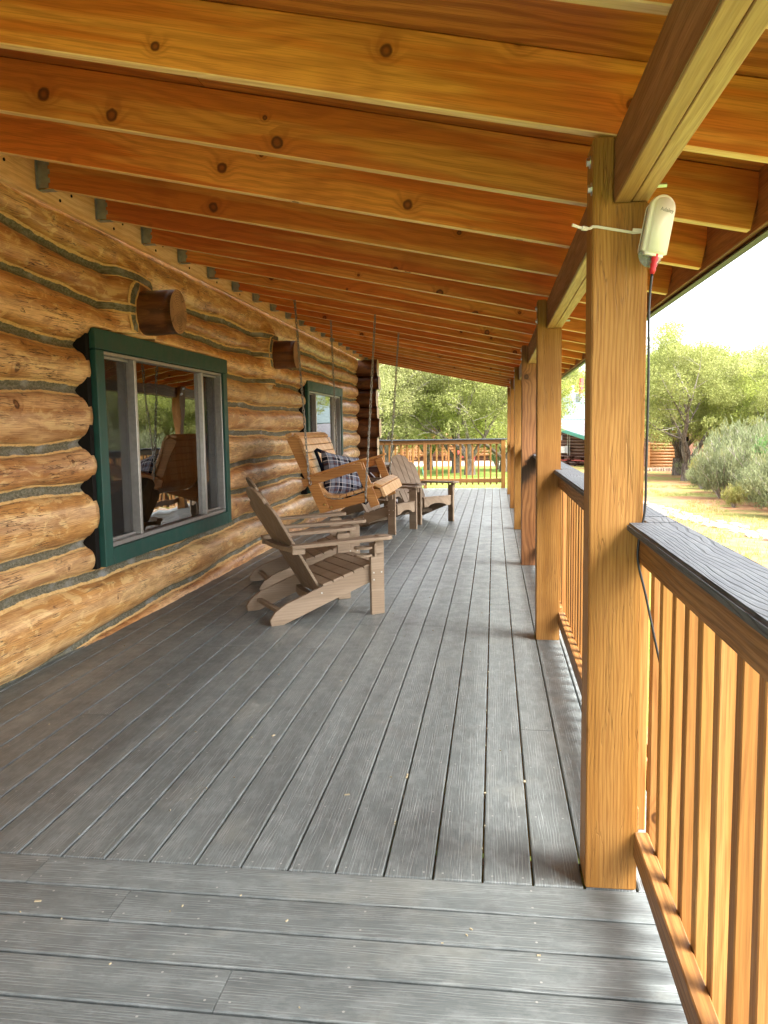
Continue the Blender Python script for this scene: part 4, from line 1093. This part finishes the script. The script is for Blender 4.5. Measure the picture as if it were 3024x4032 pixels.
# shrubs
def shrub(seed,h,w,mat,n,leaf,stems=16,upb=1.2):
    random.seed(seed); m=MB(); cl=[]
    for i in range(stems):
        a=random.uniform(0,6.28); t=random.uniform(.2,1); tip=(math.cos(a)*w/2*t,math.sin(a)*w/2*t,h*random.uniform(.6,.95)*(1-.25*t))
        mid=(tip[0]*.45+random.uniform(-.05,.05),tip[1]*.45,tip[2]*.5); m.tube([(0,0,-.1),mid,tip],[.018*h,.012*h,.004*h],5,caps=False)
        if upb>1.5:
            for q in range(3):
                e=(tip[0]*1.15+random.uniform(-.15,.15),tip[1]*1.15+random.uniform(-.15,.15),tip[2]*random.uniform(1.1,1.4)); m.tube([mid,tip,e],[.006*h,.005*h,.002*h],4,caps=False); cl.append((*e,.05*w,.05*w,.16*h))
        s=random.uniform(.8,1.2)*w*.15; cl.append((*tip,s,s,s*1.2)); cl.append((mid[0]*1.4,mid[1]*1.4,mid[2]*1.1,s*.9,s*.9,s))
    return mk('stems',m.v,m.f,'twig',smooth=True),leafmesh('foliage',cl,n,leaf,mat,asp=.15,upb=upb,hollow=.2)
SV=[shrub(1,1.2,1.6,'sage',11000,.11,30,1.8),shrub(2,2.0,2.2,'sage',9000,.17,44,2.8),shrub(3,2.6,2.4,'oak',8000,.10,18,.4),shrub(4,.8,1.1,'sage',4000,.08),shrub(5,1.0,1.3,'straw',3500,.14,14,2.)]
S=[(7.1,27.5,1,.85,'tall wispy grey green sagebrush with a brown woody base'),
(7.9,25.2,1,1.0,'tallest pale sagebrush right of the woody based one'),
(6.6,20.6,0,1.0,'round silvery sagebrush at the edge of the red dirt'),
(7.6,20.0,0,1.2,'dense silvery sagebrush touching the right edge of the view'),
(8.6,24.3,2,1.1,'leafy bright green shrub rising over the sagebrush'),
(7.9,22.4,2,.62,'small dark green leafy bush among the sagebrush'),
(8.9,30.5,0,1.2,'sagebrush behind the woody based bush'),
(8.0,33.5,3,1.1,'small pale sagebrush near the thick juniper trunk'),
(8.6,36.5,3,1.0,'small sagebrush between the two juniper trunks'),
(9.2,38.8,4,1.0,'clump of tall straw coloured grass under the junipers'),
(9.9,44.5,3,1.2,'small sagebrush just in front of the log shed'),
(6.4,23.6,4,.55,'tuft of yellow grass at the foot of the sagebrush'),
(9.4,27.0,1,1.15,'tall sagebrush behind the leafy green shrub'),
(10.8,31.0,1,1.3,'grey sagebrush thicket below the airy juniper'),
(.0,60.5,2,.9,'dark green bush beside the grey trunk on the lawn'),
(9.6,21.5,0,1.4,'wide sagebrush outside the right of the clearing')]
for x,y,v,s_ in [(8.6,29.0,1,1.2),(9.8,33.0,1,1.2),(7.4,22.2,1,.85),(8.9,23.0,2,1.0),(10.2,25.5,1,1.3),(11.5,28.5,1,1.4),(12.5,33.5,2,1.1),(8.4,19.3,0,1.3),(9.2,24.6,1,1.1),(7.4,24.0,0,1.0),(8.3,27.2,0,1.2),(7.9,31.2,3,1.3),(9.3,35.0,0,1.),(10.4,38.0,0,1.1),(10.6,29.0,1,1.3),(6.9,19.0,3,.9)]:
    S.append((x,y,v,s_,'sagebrush in the dense grey green thicket along the right edge of the clearing'))
for i,(x,y,v,s,l) in enumerate(S):
    r=root('shrub' if v!=4 else 'grass_clump',(x,y,gz(x,y)),l,'shrub' if v!=4 else 'grass clump','shrubs at the edge of the clearing' if v!=4 else 'tall grass clumps in the clearing',R(i*57))
    for nme,me in zip(('stems','foliage'),SV[v]):
        o=bpy.data.objects.new(nme,me); COL.objects.link(o); o.parent=r; o.scale=(s,s,s)
# grass tufts as stuff
def grass(name,label,pts,h,mat,blades=7):
    pts=np.array(pts); n=len(pts)*blades; base=np.repeat(pts,blades,0)+np.c_[rng.normal(0,.05,(n,2)),np.zeros(n)]
    L=h*(.5+rng.random(n)); lean=rng.normal(0,.45,(n,2)); tip=base+np.c_[lean*L[:,None],L]; s=np.c_[rng.normal(size=(n,2)),np.zeros(n)]; s/=np.linalg.norm(s,axis=1)[:,None]; s*=.006
    v=np.stack([base-s,base+s,tip],1).reshape(-1,3); me=bpy.data.meshes.new(name); me.vertices.add(3*n); me.vertices.foreach_set('co',v.astype(np.float32).ravel())
    me.loops.add(3*n); me.loops.foreach_set('vertex_index',np.arange(3*n,dtype=np.int32)); me.polygons.add(n); me.polygons.foreach_set('loop_start',np.arange(0,3*n,3,dtype=np.int32)); me.update(calc_edges=True)
    a=me.attributes.new('shade','FLOAT','POINT'); a.data.foreach_set('value',np.repeat(rng.random(n),3).astype(np.float32)); me.materials.append(MAT[mat])
    tag(link(name,me),label,'grass',kind='stuff')
random.seed(3); pts=[]
while len(pts)<6500:
    x=random.uniform(.9,14); y=random.uniform(1,36)
    if mn.noise(Vector((x*.35,y*.35,7)))>-.1: pts.append((x,y,gz(x,y)-.01))
grass('grass','short yellow green grass tufts over the red dirt',pts,.09,'straw')
pts=[]
while len(pts)<5000:
    x=random.uniform(-9,3.6); y=random.uniform(17.8,44); pts.append((x,y,gz(x,y)-.01))
grass('lawn_grass','bright green lawn grass beyond the far railing',pts,.10,'juniper2')
# path stones
def stone(seed):
    random.seed(seed); bm=bmesh.new(); bmesh.ops.create_icosphere(bm,subdivisions=2,radius=1)
    for v in bm.verts:
        n=mn.noise(v.co*1.3+Vector((seed*3.1,0,0)))*.35; v.co*=1+n; v.co.z=max(-.6,min(.55,v.co.z))
    me=bpy.data.meshes.new('stone'); bm.to_mesh(me); bm.free(); me.materials.append(MAT['stone']); return me
ST=[stone(i) for i in range(4)]
random.seed(12); k=0
def path_x(y): return 4.42+(20.5-y)*.11+.07*math.sin(y*.9)
yy=10.5
while yy<25:
    for sd in (-1,1):
        x=path_x(yy)+sd*.27+random.uniform(-.07,.07); s=random.uniform(.06,.13)*(1.5 if random.random()<.15 else 1)
        o=bpy.data.objects.new('stone',ST[k%4]); COL.objects.link(o); o.location=(x,yy+random.uniform(-.1,.1),gz(x,yy)+.01); o.scale=(s*1.1,s*1.7,s*.55); o.rotation_euler=(0,0,random.uniform(-.5,.5))
        tag(o,'rough pale stone edging the gravel path over the red dirt','stone','stones edging the gravel path'); k+=1
    yy+=random.uniform(.42,.8)
v=[];f=[]
for i in range(60):
    y=9+i*.3; x=path_x(y)
    for t in (-.2,0,.2): xx=x+t*(1+.15*math.sin(i*1.3+t)); v.append((xx,y,gz(xx,y)+.012))
for i in range(59):
    for b in (0,1): f.append((i*3+b,i*3+b+1,(i+1)*3+b+1,(i+1)*3+b))
tag(link('gravel_path',mk('gravel_path',v,f,'gravel',smooth=True)),kind='structure')
# ================================================================== BACKGROUND BUILDINGS
def stacked(name,x0,x1,y,z0,z1,n,mat,parent,th=.12,axis='x'):
    m=MB(); r=(z1-z0)/n/2
    for k in range(n):
        z=z0+r*(2*k+1)
        if axis=='x': m.tube([(x0,y,z),(x1,y,z)],r*1.04,10)
        else: m.tube([(y,x0,z),(y,x1,z)],r*1.04,10)
    return m.build(name,mat,parent,smooth=True)
g0=-1.9
cab=root('log_cabin',(-5,78,g0),'distant golden log cabin with porch stairs seen through the far railing','cabin')
stacked('wall',-9.5,.6,78,g0+.45,g0+3.3,10,'farwood',cab)
m=MB(); m.box((-9.4,78.2,g0),(.5,84,g0+3.2)); m.build('core','fardark',cab)
m=MB(); m.prism([(-10,g0+3.2),(-4.4,g0+5.2),(1.2,g0+3.2),(1.2,g0+3.35),(-4.4,g0+5.4),(-10,g0+3.35)],76.5,85); m.build('roof','greenroof',cab)
for x in (-4.75,-3.45,.15,-8.9):
    m=MB(); m.tube([(x,76.6,g0),(x,76.6,g0+3.2)],.11,10); m.build('porch_post','farwood',cab,smooth=True)
m=MB(); m.box((-6.2,77.83,g0+.5),(-5.3,77.9,g0+2.5)); m.build('door','fardark',cab)
m=MB(); m.box((-1.9,77.80,g0+1.3),(-.9,77.9,g0+2.2)); m.build('window','dark',cab)
m=MB()
for k in range(7): m.box((-8.2+k*.34,75.2,g0+.05+k*.2),(-7.82+k*.34,76.4,g0+.11+k*.2))
for k in range(14): m.box((-8.2+k*.18,75.1,g0+.1+k*.105),(-8.13+k*.18,75.17,g0+1.0+k*.105))
m.bar((-8.3,75.13,g0+.95),(-5.6,75.13,g0+2.5),.06,.12); m.build('stairs','farwood',cab)
bn=root('park_bench',(-3.0,75.4,g0),'red painted slatted bench against the distant cabin between two lawn trunks','bench')
m=MB()
for k in range(4): m.box((-3.75,75.5,g0+.5+k*.15),(-1.95,75.55,g0+.62+k*.15))
for k in range(3): m.box((-3.75,75.0+k*.15,g0+.42),(-1.95,75.13+k*.15,g0+.47))
m.build('seat','redpaint',bn)
for x in (-3.6,-2.1):
    for yy_2 in (75.05,75.42):
        m=MB(); m.box((x,yy_2,g0),(x+.08,yy_2+.07,g0+.42)); m.build('leg','redpaint',bn)
# lodge with green metal roof
lod=root('lodge',(8,70,g0),'long dark log lodge with pale green metal roof behind the porch railing','lodge')
P0=Vector((2.6,74.5,0)); P1=Vector((9.3,63.0,0)); dv=(P1-P0).normalized(); nv=Vector((dv.y,-dv.x,0)); nv=-nv if nv.x<0 else nv
LM=Matrix((dv,nv,Vector((0,0,1)))).transposed().to_4x4(); LM.translation=(P0.x,P0.y,g0); LL=(P1-P0).length
# local: x along wall, y = outward-right?; camera side is -y or +y
cs=-1 if (LM@Vector((0,-1,0))).y<(LM@Vector((0,1,0))).y else 1
m=MB(); r_=.13
for k in range(11): m.tube([(0,0,r_*(2*k+1)),(LL,0,r_*(2*k+1))],r_*1.04,8)
o=m.build('wall','fardark',lod,smooth=True,M=LM)
def lbox(name,a,b,mat):
    m=MB(); lo=(a[0],min(cs*a[1],cs*b[1]),a[2]); hi=(b[0],max(cs*a[1],cs*b[1]),b[2]); m.box(lo,hi); return m.build(name,mat,lod,M=LM)
def lquad(name,pts,mat,th=.06):
    v=[Vector((x,cs*y,z)) for x,y,z in pts]; v+=[p-Vector((0,0,th)) for p in v]; m=MB(); m.add(v,[(0,1,2,3),(7,6,5,4),(0,4,5,1),(1,5,6,2),(2,6,7,3),(3,7,4,0)]); return m.build(name,mat,lod,M=LM)
lquad('porch_roof',[(4,1.3,3.66),(12,1.3,2.1),(12,-1.8,3.6),(4,-1.8,3.68)],'mauveroof')
lquad('main_roof',[(-3,-1.8,3.74),(LL+1,-1.8,3.7),(LL+1,-7.,6.4),(-3,-7.,6.4)],'greenroof')
m=MB(); m.bar((4,cs*1.35,3.50),(12,cs*1.35,1.94),.05,.26); m.build('fascia','teal',lod,M=LM)
lbox('body',(.1,-.2,0),(LL-.1,-8,2.9),'fardark')
lbox('meter_box',(5.7,.27,.95),(6.6,.42,1.5),'paper'); lbox('meter_box',(6.65,.27,.95),(7.05,.42,1.55),'galv')
lbox('vent',(5.8,.27,2.0),(6.1,.33,2.4),'galv')
for x in (7.2,6.9):
    m=MB(); m.tube([(x,cs*.34,.6),(x,cs*.34,3.)],.035,8); m.build('conduit','alu',lod,M=LM)
lbox('chimney',(.75,-5.2,5.0),(1.05,-5.5,7.5),'redpaint'); lbox('roof_vent',(-.75,-5.2,5.4),(-.35,-5.5,6.9),'paper'); lbox('chimney_base',(.5,-5.0,4.9),(1.3,-5.7,6.1),'galv')
def picnic(x,y,rot,label):
    r=root('picnic_table',(x,y,gz(x,y)),label,'picnic table','picnic tables by the lodge wall',R(rot))
    def bx(n,a,b):
        m=MB(); m.box(a,b); m.build(n,'redpaint' if n=='bench_plank' else 'redwood',r,world=False)
    bx('tabletop',(-.9,-.38,.72),(.9,.38,.77)); bx('bench_plank',(-.9,-.85,.43),(.9,-.6,.47)); bx('bench_plank',(-.9,.6,.43),(.9,.85,.47))
    for s in (-.65,.65):
        m=MB(); m.bar((s,-.75,0),(s,.25,.72),.05,.12); m.bar((s+.06,.75,0),(s+.06,-.25,.72),.05,.12); m.bar((s,-.8,.40),(s,.8,.40),.05,.08); m.build('leg_frame','redwood',r,world=False)
picnic(5.6,67.0,-60,'dark picnic table against the lodge wall under the meter boxes')
picnic(7.0,65.0,-60,'reddish picnic table beside the lodge, right hand one of two')
# small log shed
sh=root('log_shed',(11,57,gz(11,57)),'small orange log shed with white roof behind the junipers','shed')
gs=gz(11,57)+.28
stacked('wall',10.2,12.05,56.9,gs,gs+1.62,8,'farwood',sh)
stacked('rear_wall',10.7,13.1,58.3,gs,gs+2.4,12,'farwood',sh)
for x in (10.17,12.08):
    m=MB(); m.box((x-.07,56.74,gs-.02),(x+.07,56.9,gs+1.68)); m.build('corner_board','farwood',sh)
m=MB(); m.box((10.25,57.0,gs),(12.0,58.2,gs+1.5)); m.build('body','fardark',sh)
m=MB(); m.prism([(11.8,gs+2.45),(12.6,gs+2.85),(13.5,gs+2.45),(13.5,gs+2.52),(12.6,gs+2.93),(11.8,gs+2.52)],56.9,59); m.build('roof','whiteroof',sh)
m=MB(); m.box((12.75,57.9,gs+.3),(13.0,58.1,gs+2.0)); m.build('door','dark',sh)
random.seed(4)
m=MB()
for i in range(12):
    x=10.1+i*.18; s=random.uniform(.07,.12); M=Matrix.Translation((x,56.7,gs-.2))@Matrix.Rotation(random.uniform(0,3),4,'Z'); m.box((-s,-s,-.12),(s,s,.14),M=M,bev=.02)
m.build('foundation','stone',sh)
gr=root('charcoal_grill',(-4.22,43.5,gz(-4.2,43.5)),'small white topped grill stand on the lawn by the chair back','grill')
m=MB(); m.box((-4.5,43.3,gr.location.z+.75),(-3.95,43.7,gr.location.z+.85),bev=.02); m.build('lid','paper',gr)
m=MB()
for x in (-4.45,-4.0): m.bar((x,43.4,gr.location.z),(x+(.1 if x<-4.2 else -.1),43.5,gr.location.z+.75),.03,.03)
m.build('leg_frame','teal',gr)
# ================================================================== LIGHT
SUN_EL,SUN_AZ=R(50),R(114)   # azimuth measured clockwise from +Y (north)
w=bpy.data.worlds.new('World'); sc.world=w; w.use_nodes=True; nt=w.node_tree
bg=nt.nodes['Background']; sky=nt.nodes.new('ShaderNodeTexSky'); sky.sky_type='NISHITA'; sky.sun_disc=False
sky.sun_elevation=SUN_EL; sky.sun_rotation=SUN_AZ; sky.air_density=1.; sky.dust_density=3.; sky.ozone_density=1.
hs=nt.nodes.new('ShaderNodeHueSaturation'); hs.inputs['Saturation'].default_value=.18; hs.inputs['Value'].default_value=1.
nt.links.new(sky.outputs[0],hs.inputs['Color']); nt.links.new(hs.outputs[0],bg.inputs['Color']); bg.inputs['Strength'].default_value=.15
sd=bpy.data.lights.new('sun','SUN'); sd.energy=1.5; sd.angle=R(34); sd.color=(1,.95,.88); so=bpy.data.objects.new('sun',sd); COL.objects.link(so)
dirv=Vector((math.sin(SUN_AZ)*math.cos(SUN_EL),math.cos(SUN_AZ)*math.cos(SUN_EL),math.sin(SUN_EL)))
so.rotation_euler=dirv.to_track_quat('Z','Y').to_euler()
sc.view_settings.view_transform='Standard'; sc.view_settings.look='None'; sc.view_settings.gamma=1; sc.view_settings.exposure=2.88
sc.cycles.max_bounces=6; sc.cycles.diffuse_bounces=4; sc.cycles.glossy_bounces=4; sc.cycles.transparent_max_bounces=12
sc.cycles.use_denoising=True; sc.cycles.caustics_reflective=False; sc.cycles.caustics_refractive=False; sc.cycles.sample_clamp_indirect=6
